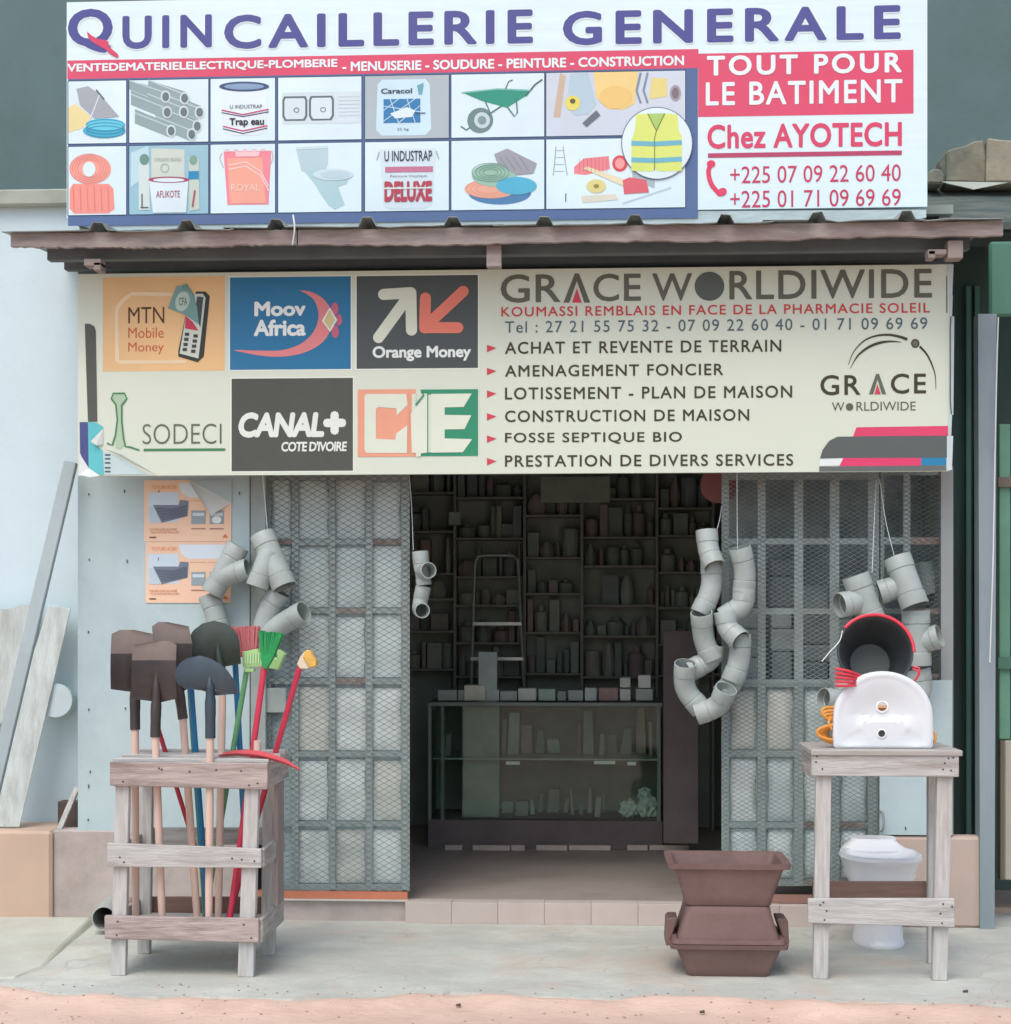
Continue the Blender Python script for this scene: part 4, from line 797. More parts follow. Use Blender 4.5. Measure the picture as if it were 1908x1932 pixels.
# ------------------------------------------------------------------ posters on the cladding
def qa(x, y): return (.293 * x, 867.9 + .293 * y)
YPo = -.034
M_fold = mat('folded_paper', C(216, 216, 214), .7, .04, 6, .1)
for n_, (oy, lab) in enumerate(((0, 'upper orange roofing poster with its top right corner folded down'), (396, 'lower orange roofing poster, half covered by the grey pipe branches'))):
    po = thing('poster', W(*qa(1205, 520 + oy), YPo), lab, 'poster', 'orange posters on the cladding')
    a = W(*qa(928 + (10 if oy else 0), 130 if not oy else 527), YPo); b = W(*qa(1490, 524 + oy), YPo)
    box('sheet', a.x, b.x, YPo, YPo + .0015, b.z, a.z, mat('poster_orange', C(244, 204, 174), .6, .03, 3, .05, dirt=C(244, 190, 172), dirt_amt=.7, dirt_scale=1.5), po)
    R_ = Print(po, YPo)
    R_.poly('print_block', [PP(qa, (1150, 148 + oy), (1485, 148 + oy), (1485, 240 + oy), (1210, 240 + oy), (1165, 205 + oy))], (216, 226, 236), 1)
    R_.text('TOITURE ACIER', *qa(975, 165 + oy), *qa(1140, 188 + oy), (236, 150, 90), k=2)
    R_.rect('print_block', *qa(955, 208 + oy), *qa(1150, 400 + oy), (204, 218, 232), 1)
    R_.poly('print_roof', [PP(qa, (985, 290 + oy), (1150, 290 + oy), (1160, 258 + oy), (1215, 262 + oy), (1208, 362 + oy), (1042, 405 + oy))], (120, 128, 146), 2)
    for q in range(8): R_.stroke('print_line', [PP(qa, (1000 + q * 6, 310 + q * 11 + oy), (1110, 318 + q * 8 + oy), (1205, 290 + q * 9 + oy))], 1.0, (76, 82, 98), 3, cap=False)
    R_.poly('print_block', [PP(qa, (958, 300 + oy), (985, 300 + oy), (1040, 405 + oy), (962, 405 + oy))], (190, 208, 218), 2)
    for xx in (1232, 1350):
        R_.rect('print_photo', *qa(xx, 325 + oy), *qa(xx + 92, 412 + oy), (150, 164, 172), 2); R_.rect('print_photo', *qa(xx + 8, 340 + oy), *qa(xx + 84, 360 + oy), (206, 218, 224), 3)
        R_.rect('print_line', *qa(xx, 440 + oy), *qa(xx + 92, 446 + oy), (150, 110, 90), 2)
        R_.rect('print_rim', *qa(xx - 8, 262 + oy), *qa(xx + 98, 264 + oy), (206, 140, 110), 2)
    R_.disc('print_ring', *qa(1395, 385 + oy), 9, 7, (226, 232, 234), 4)
    for q in range(2): R_.text(('TOITURE ACIER GALVANISE', 'TOLES ONDULEES PRELAQUEES')[q], *qa(962 + q * 5, 440 + q * 20 + oy), *qa(1140 + q * 14, 455 + q * 20 + oy), (196, 120, 80), k=2)
    R_.rect('print_line', *qa(962, 494 + oy), *qa(1005, 503 + oy), (120, 80, 60), 2)
    R_.poly('print_mark', [PP(qa, (1450, 475 + oy), (1470, 500 + oy), (1432, 500 + oy))], (226, 120, 80), 2)
    if n_ == 0:
        F_ = [(1210, 132, .001), (1488, 278, .001), (1358, 355, .035), (1290, 250, .03)]
        make('folded_corner', [W(*qa(x, y), YPo - d) for x, y, d in F_], [(0, 1, 2), (0, 2, 3)], M_fold, po)
        R_.poly('bare_patch', [PP(qa, (1212, 128), (1492, 128), (1492, 276))], (172, 188, 194), 2)
# ------------------------------------------------------------------ grey plastic pipe fittings hung on strings
M_pvc = mat('grey_plastic_pipe', C(166, 174, 172), .45, .04, 3, .03, dirt=C(146, 152, 148), dirt_amt=.6, dirt_scale=9)
M_str = mat('string', C(210, 218, 220), .8, .05, 9, 0)
def pipe_mb(mb, P, r, s0=True, s1=True, n=24, wall=.0035):
    """hollow tube through the points with wider sockets at its ends"""
    P = [Vector(p) for p in P]; k = len(P)
    L_ = [0]
    for a, b in zip(P, P[1:]): L_.append(L_[-1] + (b - a).length)
    T = L_[-1]
    def at(l):
        l = min(max(l, 0), T)
        for i in range(k - 1):
            if l <= L_[i + 1] + 1e-9: return P[i].lerp(P[i + 1], (l - L_[i]) / max(1e-9, L_[i + 1] - L_[i]))
        return P[-1]
    sl = min(.055, T * .32); st = []
    m_ = 26
    ls_ = [0, .003] + ([sl - .002, sl + .002] if s0 else []) + [sl + .004 + (T - 2 * sl - .008) * i / m_ for i in range(m_ + 1)] + ([T - sl - .002, T - sl + .002] if s1 else []) + [T - .003, T]
    ls_ = sorted(set(round(x, 6) for x in ls_ if 0 <= x <= T))
    pts = [at(l) for l in ls_]; R = []
    for l in ls_:
        big = (s0 and l < sl) or (s1 and l > T - sl); R.append(r * 1.045 if big else r)
    for q_, l in enumerate(ls_):
        if (s0 and abs(l - sl - .002) < 1e-4) or (s1 and abs(l - (T - sl - .002)) < 1e-4): R[q_] = r * .965
    R[0] -= .001; R[-1] -= .001
    fr_ = frames(pts); V = []; Fc = []
    for rr_off in (0, wall):
        for (p, u, v), rr in zip(fr_, R):
            for i in range(n):
                a = 2 * pi * i / n; V.append(p + (u * cos(a) + v * sin(a)) * (rr - rr_off))
    q = len(pts); o_ = q * n
    for j in range(q - 1):
        for i in range(n):
            i2 = (i + 1) % n; a, b, c, d = j * n + i, j * n + i2, (j + 1) * n + i2, (j + 1) * n + i
            Fc.append((a, b, c, d)); Fc.append((o_ + d, o_ + c, o_ + b, o_ + a))
    for j in (0, q - 1):
        for i in range(n):
            i2 = (i + 1) % n; a, b = j * n + i, j * n + i2; Fc.append((a, b, o_ + b, o_ + a))
    mb.add(V, Fc)
def bend(a, c, b, f=.45, n=16):
    """elbow: straight legs a->c and c->b joined by a smooth curve"""
    a, c, b = Vector(a), Vector(c), Vector(b); p = a.lerp(c, 1 - f); q = c.lerp(b, f); out = [a, a.lerp(p, .5)]
    for i in range(n + 1):
        t = i / n; out.append(p * (1 - t) ** 2 + c * 2 * t * (1 - t) + q * t * t)
    return out + [q.lerp(b, .5), b]
def Wp(t): return W(t[0], t[1], t[2] if len(t) > 2 else -.13)
def fitting(name, label, runs, rpx, group='grey pipe fittings hung on strings'):
    mb = MB()
    for i, rn in enumerate(runs):
        P = [Wp(t) for t in rn]; Y = P[0].y
        r = PX(rpx[i] if isinstance(rpx, (list, tuple)) else rpx, Y)
        if len(P) == 2: P = [P[0].lerp(P[1], q / 6) for q in range(7)]
        elif len(P) == 3: P = bend(*P)
        pipe_mb(mb, P, r, s0=(i == 0), s1=True)
    o = mb.build(name, M_pvc, smooth=True); tag(o, label, 'pipe fitting', group); return o
def string(label, pts, r=.0016):
    P = smoothpts([Wp(t) for t in pts], 5); o = MB().rod(P, r, 5).build('hanging_string', M_str); tag(o, label, 'string', 'strings carrying the pipe fittings'); return o
# left group in front of the posters and the left gate
fitting('pipe_branch', 'forked grey pipe branch hung from the long white string on the left', [[(494, 1008, -.14), (537, 1108, -.18)], [(510, 1040, -.165), (485, 1108, -.18)]], [23, 21])
fitting('pipe_branch', 'grey pipe branch overlapping the lower orange poster, open end up to the right', [[(450, 1030, -.12), (400, 1120, -.13)], [(412, 1098, -.13), (425, 1086, -.14), (468, 1074, -.15)]], [21, 20])
fitting('pipe_elbow', 'short grey pipe piece going down behind the round black shovel blade', [[(394, 1122, -.10), (404, 1150, -.10), (416, 1196, -.10)]], 20)
fitting('pipe_branch', 'grey pipe branch just above the green broom, open mouth turned right', [[(528, 1116, -.13), (506, 1152, -.12), (492, 1210, -.12)], [(506, 1196, -.13), (540, 1172, -.15), (574, 1155, -.19)]], [21, 21])
string('white string from the lower sign to the topmost pipe branch on the left', [(494, 880, -.18), (500, 945, -.13), (505, 1002, -.15)])
# small group at the left edge of the doorway
fitting('pipe_elbow', 'upper grey elbow at the left edge of the doorway, mouth facing the viewer', [[(793, 1040, -.06), (796, 1080, -.06), (809, 1076, -.15)], [(796, 1066, -.06), (800, 1104, -.06)]], [15, 14])
fitting('pipe_elbow', 'lower grey elbow at the left edge of the doorway, just beneath the upper one', [[(799, 1106, -.05), (790, 1150, -.05), (797, 1152, -.15)]], [14])
string('string at the left edge of the doorway', [(773, 900, -.03), (777, 960, -.04), (780, 1038, -.07)])
# the two chains at the right edge of the doorway
ch = [('topmost grey elbow of the chain at the right edge of the doorway', [(1334, 1005, -.12), (1336, 1036, -.13), (1345, 1060, -.17)]),
      ('second grey elbow down in the doorway chain, bending back to the left', [(1343, 1064, -.11), (1344, 1112, -.12), (1326, 1150)]),
      ('third grey elbow down in the doorway chain, hanging nearly straight', [(1324, 1160, -.18), (1327, 1206, -.13), (1341, 1238)]),
      ('short grey elbow curving down left at the lower part of the doorway chain', [(1348, 1222, -.11), (1344, 1244, -.11), (1309, 1262, -.12)]),
      ('large grey elbow at the lower left of the loop of pipes in the doorway', [(1293, 1256, -.19), (1290, 1300, -.14), (1318, 1332, -.14)])]
def ext(pts, e=9):
    (x0, y0), (x1, y1), (x2, y2) = [p[:2] for p in pts]; l0 = math.hypot(x0 - x1, y0 - y1); l2 = math.hypot(x2 - x1, y2 - y1)
    return [(x0 + (x0 - x1) / l0 * e * .5, y0 + (y0 - y1) / l0 * e * .5, *pts[0][2:]), pts[1], (x2 + (x2 - x1) / l2 * e, y2 + (y2 - y1) / l2 * e, *pts[2][2:])]
for lab, pts in ch: fitting('pipe_elbow', lab, [ext(pts)], 20)
ch = [('topmost grey elbow hanging in front of the left bars of the right gate', [(1397, 1037, -.16), (1407, 1078, -.14), (1404, 1112, -.14)]),
      ('second grey elbow of the gate chain, bending down to the left', [(1404, 1114, -.14), (1404, 1142, -.14), (1372, 1162, -.13)]),
      ('third grey elbow of the gate chain, crossing in front of the doorway edge', [(1368, 1158, -.15), (1372, 1186, -.15), (1391, 1203, -.20)]),
      ('fourth grey elbow of the gate chain, hanging below the crossing', [(1396, 1201, -.14), (1397, 1246, -.14), (1384, 1278, -.14)]),
      ('fifth grey elbow of the gate chain, lowest on the gate side', [(1390, 1266, -.12), (1384, 1284, -.12), (1368, 1304, -.12)]),
      ('grey elbow at the bottom of the loop of pipes in the doorway', [(1369, 1303, -.22), (1356, 1334, -.17), (1322, 1345, -.16)])]
for lab, pts in ch: fitting('pipe_elbow', lab, [ext(pts)], 20.5)
string('slanting string at the doorway edge above the chain of elbows', [(1362, 955, -.06), (1358, 980, -.1), (1352, 1004, -.13)])
string('straight pale string above the elbows on the right gate', [(1391, 880, -.18), (1391, 960, -.12), (1392, 1036, -.13)])
# tees on the right
fitting('pipe_tee', 'grey tee to the left above the black bucket, side mouth facing left', [[(1614, 1086, -.17), (1648, 1178, -.17)], [(1624, 1134, -.17), (1584, 1142, -.21)]], [25, 23])
fitting('pipe_tee', 'highest grey tee on the right, hung before the fixed window', [[(1693, 1052, -.14), (1727, 1144, -.19)], [(1704, 1104, -.15), (1660, 1118, -.14)]], [25, 22])
fitting('pipe_tee', 'grey tee right of the black bucket, side mouth facing right', [[(1728, 1152, -.14), (1731, 1256, -.14)], [(1733, 1214, -.14), (1774, 1200, -.18)]], [25, 22])
fitting('pipe_tee', 'grey tee at table height left of the white basin, partly hidden', [[(1597, 1286, -.2), (1603, 1370, -.2)], [(1592, 1322, -.2), (1554, 1318, -.25)]], [22, 20])
fitting('pipe_elbow', 'grey elbow low behind the right shoulder of the white basin', [[(1732, 1262, -.12), (1738, 1296, -.12), (1724, 1330, -.12)]], 22)
string('left string of the pair above the tees', [(1654, 905, -.07), (1650, 980, -.12), (1646, 1080, -.16)])
string('right string of the pair above the tees', [(1660, 905, -.07), (1672, 985, -.12), (1688, 1050, -.14)])
# pale objects behind the fixed window
o = MB().rod([W(1745, 1060, .15), W(1756, 1120, .15)], PX(20, .15), 16).build('window_pipe', M_pvc, smooth=True); tag(o, 'pale pipe piece standing behind the mesh of the fixed window', 'pipe')
# ------------------------------------------------------------------ slatted tool rack on the left
YA = G(221, 1841).y; YB2 = YA + .37
rk = thing('tool_rack', (G(340, 1845).x, YA + .2, 0), 'weathered wooden rack on the porch holding shovels and brooms', 'rack')
def wx(x, y, Y): return W(x, y, Y).x
def wz(y, Y, x=954): return W(x, y, Y).z
zr = W(350, 1440, YA).z
def leg(xt0, xt1, xb0, xb1, Y, zt_, d=.032, nm='leg'):
    """leg tapering and leaning a little, from the porch to zt_"""
    a = wx(xt0, 1440, Y); b = wx(xt1, 1440, Y); c_ = wx(xb0, 1840, Y); d_ = wx(xb1, 1840, Y)
    V = [(c_, Y, 0.0005), (d_, Y, 0.0005), (d_, Y + d, 0.0005), (c_, Y + d, 0.0005), (a, Y, zt_), (b, Y, zt_), (b, Y + d, zt_), (a, Y + d, zt_)]
    return V
def hexa(name, V, m, parent, bevel=.002): return make(name, V, [(0, 3, 2, 1), (4, 5, 6, 7), (0, 1, 5, 4), (1, 2, 6, 5), (2, 3, 7, 6), (3, 0, 4, 7)], m, parent, bevel=bevel)
hexa('leg', leg(219, 244, 208, 236, YA, zr - .005), M_woodz, rk); hexa('leg', leg(463, 489, 448, 478, YA, zr - .005), M_woodz, rk)
hexa('leg', leg(264, 288, 258, 282, YB2, zr - .005), M_woodz, rk); hexa('leg', leg(496, 522, 492, 518, YB2, zr - .005), M_woodz, rk)
def rail(xa, ya0, ya1, xb, yb0, yb1, Y, parent, m=None, d=.02):
    """front board whose ends have their own heights in the photograph"""
    A, B, C_, D_ = W(xa, ya1, Y), W(xb, yb1, Y), W(xb, yb0, Y), W(xa, ya0, Y)
    V = [A, B, B + Vector((0, d, 0)), A + Vector((0, d, 0)), D_, C_, C_ + Vector((0, d, 0)), D_ + Vector((0, d, 0))]
    return hexa('rail', V, m or M_wood, parent, .0025)
Yr = YA - .022
rail(207, 1438, 1483, 505, 1440, 1490, Yr, rk, M_woodd); rail(202, 1591, 1636, 493, 1602, 1638, Yr, rk); rail(197, 1728, 1772, 488, 1734, 1779, Yr, rk, M_woodd)
Yr2 = YB2 + .034
rail(250, 1424, 1462, 528, 1424, 1462, Yr2, rk); rail(250, 1562, 1594, 525, 1562, 1594, Yr2, rk); rail(246, 1693, 1728, 522, 1693, 1728, Yr2, rk, mat('brown_board', C(128, 100, 90), .85, .15, 5, .2, stretch=(1.2, 14, 14)))
# side boards run back from the front right corner and the left one
for (x, t0, b0) in ((497, 1440, 1488), (490, 1602, 1636), (487, 1734, 1778)):
    X = wx(x, 1600, YA); z1 = wz(t0, YA, 497); z0 = wz(b0, YA, 497)
    box('side_board', X, X + .018, YA - .002, Yr2 - .002, z0, z1, M_woody, rk, bevel=.002)
    X2 = wx(x - 272 + (0 if t0 == 1440 else 2), 1600, YA) - .03
    box('side_board', X2, X2 + .018, YA + .034, Yr2 - .002, z0, z1, M_woody, rk, bevel=.002)
# tall side panel plank seen through on the right
box('side_plank', wx(489, 1600, YA) + .012, wx(489, 1600, YA) + .026, YA + .22, YA + .34, .22, zr - .06, mat('grey_brown_plank', C(150, 134, 130), .85, .15, 4, .2, stretch=(12, 12, 1.2)), rk)
# top slats with the slots the handles stand in
for q in range(4):
    y0 = YA + .005 + q * .105; box('slat', wx(212, 1440, YA), wx(505, 1440, YA) + .004, y0, y0 + (.05, .035, .045, .05)[q], zr + .002, zr + .016 + .004 * (q % 2), M_wood, rk, bevel=.002)
for q in range(4):
    y0 = YA + .01 + q * .1; box('bottom_board', wx(212, 1780, YA), wx(484, 1780, YA), y0, y0 + .085, wz(1770, YA, 350), wz(1770, YA, 350) + .016, M_wood, rk)
nl = MB()
for x, y in ((232, 1475), (305, 1452), (358, 1456), (408, 1453), (455, 1455), (486, 1478), (470, 1482), (234, 1627), (226, 1618), (480, 1625), (456, 1622), (438, 1620), (222, 1739), (220, 1765), (474, 1770), (460, 1745), (300, 1450)):
    p = W(x, y, Yr - .001); nl.rod([p, p + Vector((0, .003, 0))], .004, 6)
o = nl.build('nail_heads', M_nail, rk); tag(o, kind='stuff')
# ------------------------------------------------------------------ shovels, blades up, handles down in the rack
M_blade = mat('shovel_blade', C(62, 56, 56), .42, .25, 6, .1, dirt=C(92, 80, 76), dirt_amt=.5, metal=.2)
M_bladeg = mat('shovel_blade_green', C(54, 62, 56), .4, .25, 6, .1, dirt=C(84, 86, 78), dirt_amt=.4, metal=.2)
M_bladeb = mat('shovel_blade_blue', C(62, 74, 84), .35, .2, 6, .1, dirt=C(88, 94, 98), dirt_amt=.5, metal=.3)
M_tip = mat('bare_tip', C(124, 110, 104), .5, .12, 6, .1, metal=.2)
M_hand = mat('fresh_handle', C(218, 188, 174), .6, .10, 4, .1, stretch=(10, 10, 1), dirt=C(196, 160, 144), dirt_amt=.6, dirt_scale=2)
def shovel(label, P0, P1, outline, tipf, m, hr=.0148, curve=.03, Yb=None, spin=0, mtip=None):
    """P0 foot of the handle, P1 lower end of the socket, outline: photo points of the blade (clockwise from bottom centre)"""
    P0 = Wp(P0); P1 = Wp(P1); o = thing('shovel', P0, label, 'shovel', 'shovels in the tool rack')
    MB().rod([P0.lerp(P1, i / 6) for i in range(7)], [hr * (1.0 if i else .9) for i in range(7)], 12).build('handle', M_hand, o, smooth=True)
    Yb = P1.y if Yb is None else Yb
    pts = [W(x, y, Yb) for x, y in outline]
    cx = (min(p.x for p in pts) + max(p.x for p in pts)) / 2; hw_ = (max(p.x for p in pts) - min(p.x for p in pts)) / 2
    z0 = min(p.z for p in pts); z1 = max(p.z for p in pts)
    # height field across the outline: slice it into rows
    rows_ = 16; cols_ = 14; V = []; Fc = []; rowz = []
    m_ = len(pts)
    def span(z):
        xs = []
        for i in range(m_):
            a, b = pts[i], pts[(i + 1) % m_]
            if (a.z - z) * (b.z - z) <= 0 and abs(a.z - b.z) > 1e-9: xs.append(a.x + (b.x - a.x) * (z - a.z) / (b.z - a.z))
        return (min(xs), max(xs)) if xs else (cx, cx)
    for j in range(rows_ + 1):
        z = z0 + (z1 - z0) * (.004 + .992 * j / rows_); xa, xb = span(z); v = j / rows_
        for i in range(cols_ + 1):
            u = i / cols_; x = xa + (xb - xa) * u; d = (x - cx) / hw_
            y = Yb - curve * d * d * (.6 + .4 * (1 - v)) + .05 * (v - .5) ** 2 + .012 * math.exp(-(d * 6) ** 2) * (1 - v)
            V.append((x, y, z))
    n0 = len(V); V += [(x, y + .003, z) for x, y, z in V]
    def quads(j0, j1):
        Fq = []
        for j in range(j0, j1):
            for i in range(cols_):
                a = j * (cols_ + 1) + i; b, c_, d = a + 1, a + cols_ + 2, a + cols_ + 1
                Fq += [(a, b, c_, d), (n0 + d, n0 + c_, n0 + b, n0 + a)]
            a = j * (cols_ + 1); d = a + cols_ + 1; Fq.append((a, d, n0 + d, n0 + a)); a += cols_; d += cols_; Fq.append((d, a, n0 + a, n0 + d))
        for j, s_ in ((j0, 0), (j1, 1)):
            for i in range(cols_):
                a = j * (cols_ + 1) + i; Fq.append((a + 1, a, n0 + a, n0 + a + 1) if not s_ else (a, a + 1, n0 + a + 1, n0 + a))
        return Fq
    jt = rows_ - int(round(rows_ * tipf)); 
    make('blade', V, quads(0, jt), m, o, smooth=True)
    if tipf > 0: make('blade_tip', V, quads(jt, rows_), mtip or M_tip, o, smooth=True)
    top_ = Vector((cx + (P1.x - cx) * .4, Yb + .012, z0 + (z1 - z0) * .12)); top2 = Vector((cx, Yb + .012, z0 + (z1 - z0) * .55))
    MB().rod(smoothpts([P1 - (P1 - P0).normalized() * .01, P1.lerp(top_, .5), top_, top2], 4), [hr * 1.32] * 4 + [hr * 1.4] * 3 + [hr * 1.2] * 3 + [hr * .9, hr * .5, hr * .25], 12).build('socket', m, o, smooth=True)
    return o
zfoot = 1732
shovel('square shovel furthest left in the rack, light brown upper band', (256, zfoot, YA + .12), (255, 1372, YA + .14),
       [(212, 1306), (212, 1189), (238, 1188), (290, 1190), (291, 1304), (262, 1308), (250, 1307)], .36, M_blade)
shovel('square shovel in front of the left one, set lowest of the three square blades', (306, zfoot, YA + .06), (293, 1386, YA + .06),
       [(252, 1322), (252, 1216), (266, 1212), (300, 1209), (334, 1210), (336, 1318), (300, 1326), (283, 1322)], .32, M_blade)
shovel('square shovel standing highest, behind the two others, bare metal top', (372, zfoot, YA + .18), (345, 1352, YA + .20),
       [(300, 1290), (287, 1174), (310, 1173), (355, 1178), (366, 1216), (364, 1298), (345, 1304), (330, 1300)], .33, M_blade)
shovel('round shovel with dark green blade behind the pointed one', (412, zfoot, YA + .25), (420, 1300, YA + .24),
       [(366, 1245), (360, 1205), (365, 1190), (382, 1176), (402, 1171), (424, 1175), (443, 1188), (454, 1208), (457, 1255), (420, 1258)], 0, M_bladeg, curve=.03)
shovel('pointed dark blue shovel in front, its tip turned to the lower right', (394, zfoot, YA + .02), (397, 1388, YA + .0),
       [(388, 1305), (375, 1302), (352, 1300), (338, 1288), (334, 1268), (342, 1250), (356, 1240), (376, 1237), (398, 1243), (428, 1262), (446, 1284), (455, 1312), (418, 1311), (406, 1313)], 0, M_bladeb, curve=.045)
MB().rod([W(372, 1490, YA + .3), W(412, zfoot, YA + .3)], .012, 8).build('x', M_hand) if False else None
# ------------------------------------------------------------------ brooms and poles
M_redp = mat('red_pole', C(206, 56, 84), .35, .06, 4, 0); M_blup = mat('blue_pole', C(40, 122, 172), .35, .06, 4, 0); M_grnp = mat('green_pole', C(98, 158, 112), .4, .06, 4, 0)
M_bg = mat('green_bristle', C(38, 150, 84), .7, .15, 30, .2, stretch=(8, 8, 1)); M_lg = mat('light_green_plastic', C(166, 208, 140), .45, .08, 12, 0)
M_pk = mat('pink_bristle', C(206, 116, 122), .7, .18, 40, .2, stretch=(8, 8, 1)); M_yb = mat('yellow_bristle', C(224, 176, 90), .7, .12, 30, .2); M_cr = mat('cream_plastic', C(224, 208, 186), .5, .05)
def pole(o, P0, P1, m, r=.0105): MB().rod([Wp(P0), Wp(P1)], r, 10).build('pole', m, o, smooth=True)
def bristles(o, base, top, m, nrow=14, nd=3, depth=.04, r=.0028, flare=1.0):
    """fan of tufts from the line base[0]-base[1] up to the line top[0]-top[1]"""
    b0, b1, t0, t1 = [Wp(p) for p in (*base, *top)]; mb = MB()
    for i in range(nrow):
        u = i / (nrow - 1)
        for j in range(nd):
            dy = (j / max(1, nd - 1) - .5) * depth
            a = b0.lerp(b1, u) + Vector((0, dy * .6, 0)); b = t0.lerp(t1, u) + Vector((random.uniform(-.004, .004), dy * flare, random.uniform(-.006, .006)))
            mb.rod([a, b], [r, r * 1.3], 5)
    x = mb.build('bristles', m, o); tag(x, kind='stuff')
def slab(name, pts, Y, d, m, parent, bevel=.002):
    n = len(pts); V = [W(x, y, Y) for x, y in pts]; V += [v + Vector((0, d, 0)) for v in V]
    return make(name, V, [tuple(range(n)), tuple(range(2 * n - 1, n - 1, -1))] + [(i, (i + 1) % n, n + (i + 1) % n, n + i) for i in range(n)], m, parent, bevel=bevel)
Yq = YA + .22
b = thing('broom', W(434, zfoot, Yq), 'broom with green bristles on a red pole, upside down in the rack', 'broom', 'brooms standing bristles up')
pole(b, (434, zfoot, YA + .08), (499, 1256, YA + .14), M_redp, .0115)
slab('head', [(492, 1229), (517, 1234), (514, 1243), (503, 1262), (496, 1262), (491, 1240)], YA + .12, .035, M_bg, b)
bristles(b, ((495, 1238, YA + .135), (516, 1240, YA + .135)), ((492, 1192, YA + .135), (534, 1196, YA + .135)), M_bg, 16, 4, .04, .003)
b = thing('dustpan', W(430, zfoot, Yq), 'light green scoop-shaped broom head on a green pole, left of the green bristles', 'broom', 'brooms standing bristles up')
pole(b, (386, zfoot, YA + .30), (466, 1262, YA + .27), M_grnp, .0105)
slab('head', [(457, 1230), (486, 1224), (490, 1233), (522, 1243), (523, 1225), (537, 1234), (524, 1264), (492, 1258), (458, 1259)], YA + .25, .05, M_lg, b)
slab('socket', [(459, 1260), (480, 1262), (478, 1268), (462, 1269)], YA + .25, .035, M_lg, b)
for q in range(7): slab('tooth', [(462 + q * 5, 1232), (464 + q * 5, 1232), (464 + q * 5, 1252), (462 + q * 5, 1252)], YA + .245, .004, mat('pale_green', C(200, 230, 184), .5), b, 0)
b = thing('broom', W(470, zfoot, Yq), 'broom with pink bristles on a blue pole, behind the green one', 'broom', 'brooms standing bristles up')
pole(b, (470, zfoot, YA + .32), (443, 1236, YA + .33), M_blup, .0115)
bristles(b, ((446, 1232, YA + .33), (484, 1232, YA + .33)), ((434, 1184, YA + .33), (489, 1183, YA + .33)), M_pk, 22, 4, .05, .0028)
slab('head', [(446, 1229), (486, 1229), (484, 1240), (448, 1240)], YA + .31, .04, mat('pink_plastic', C(190, 90, 104), .5), b)
b = thing('broom', W(450, zfoot, Yq), 'small broom with yellow bristles leaning furthest right on a red pole', 'broom', 'brooms standing bristles up')
pole(b, (432, zfoot, YA + .33), (565, 1260, YA + .2), M_redp, .0112)
slab('head', [(560, 1253), (566, 1240), (574, 1229), (579, 1236), (592, 1255), (580, 1262), (566, 1262)], YA + .19, .035, M_cr, b)
slab('brush', [(571, 1240), (577, 1226), (585, 1228), (597, 1248), (596, 1258), (584, 1261)], YA + .182, .045, M_yb, b, .004)
b = thing('broom', W(386, zfoot, Yq), 'blue pole with thin green edge between the third shovel and the round one', 'pole')
pole(b, (392, zfoot, YA + .28), (360, 1290, YA + .29), M_blup, .0115); MB().rod([W(385, zfoot, YA + .29), W(355, 1300, YA + .3)], .004, 6).build('green_edge', M_grnp, b)
b = thing('pole', W(400, zfoot, Yq), 'red pole leaning left behind the two front square shovels', 'pole')
pole(b, (400, 1700, YA + .33), (297, 1370, YA + .31), mat('dark_red_pole', C(184, 44, 64), .4, .06), .009)
M_redi = mat('red_iron', C(196, 76, 84), .45, .1, 6, .05)
b = thing('pickaxe', W(475, zfoot, YA), 'red curved pickaxe head lying over the right end of the rack top', 'pickaxe')
MB().rod([W(478, zfoot, YA + .07), W(486, 1398, YA + .05)], .014, 12).build('handle', mat('stub_wood', C(206, 184, 172), .6, .08), b, smooth=True)
hd = smoothpts([W(413, 1426, YA + .10), W(440, 1421, YA + .08), W(478, 1422, YA + .04), W(510, 1428, YA + .02), (W(540, 1438, YA - .02)), W(566, 1452, YA - .05)], 4)
V = []; Fc = []; k = len(hd)
for i, p in enumerate(hd):
    u = i / (k - 1); h = .003 + .010 * sin(pi * min(1, max(0, u))) ** .7; w = .006 + .016 * sin(pi * u); 
    V += [p + Vector((0, -w, 0)), p + Vector((0, 0, h)), p + Vector((0, w, 0)), p + Vector((0, 0, -h))]
for i in range(k - 1):
    for j in range(4): Fc.append((i * 4 + j, i * 4 + (j + 1) % 4, i * 4 + 4 + (j + 1) % 4, i * 4 + 4 + j))
Fc += [(0, 1, 2, 3), tuple(4 * (k - 1) + i for i in (3, 2, 1, 0))]
make('head', V, Fc, M_redi, b, smooth=True)
# ------------------------------------------------------------------ drain pipe at the left end of the porch
mb = MB(); p0 = W(226, 1722, .03); p0.z = .075; p1 = G(196, 1733, .07)
pipe_mb(mb, [p0.lerp(p1, i / 6) for i in range(7)], .052, s0=False, s1=False, wall=.005)
o = mb.build('drain_pipe', mat('old_pipe', C(168, 172, 168), .6, .08, 6, .1, dirt=C(140, 138, 130), dirt_amt=.5), smooth=True); tag(o, 'open grey drain pipe coming out at the foot of the pink plinth behind the rack', 'pipe')
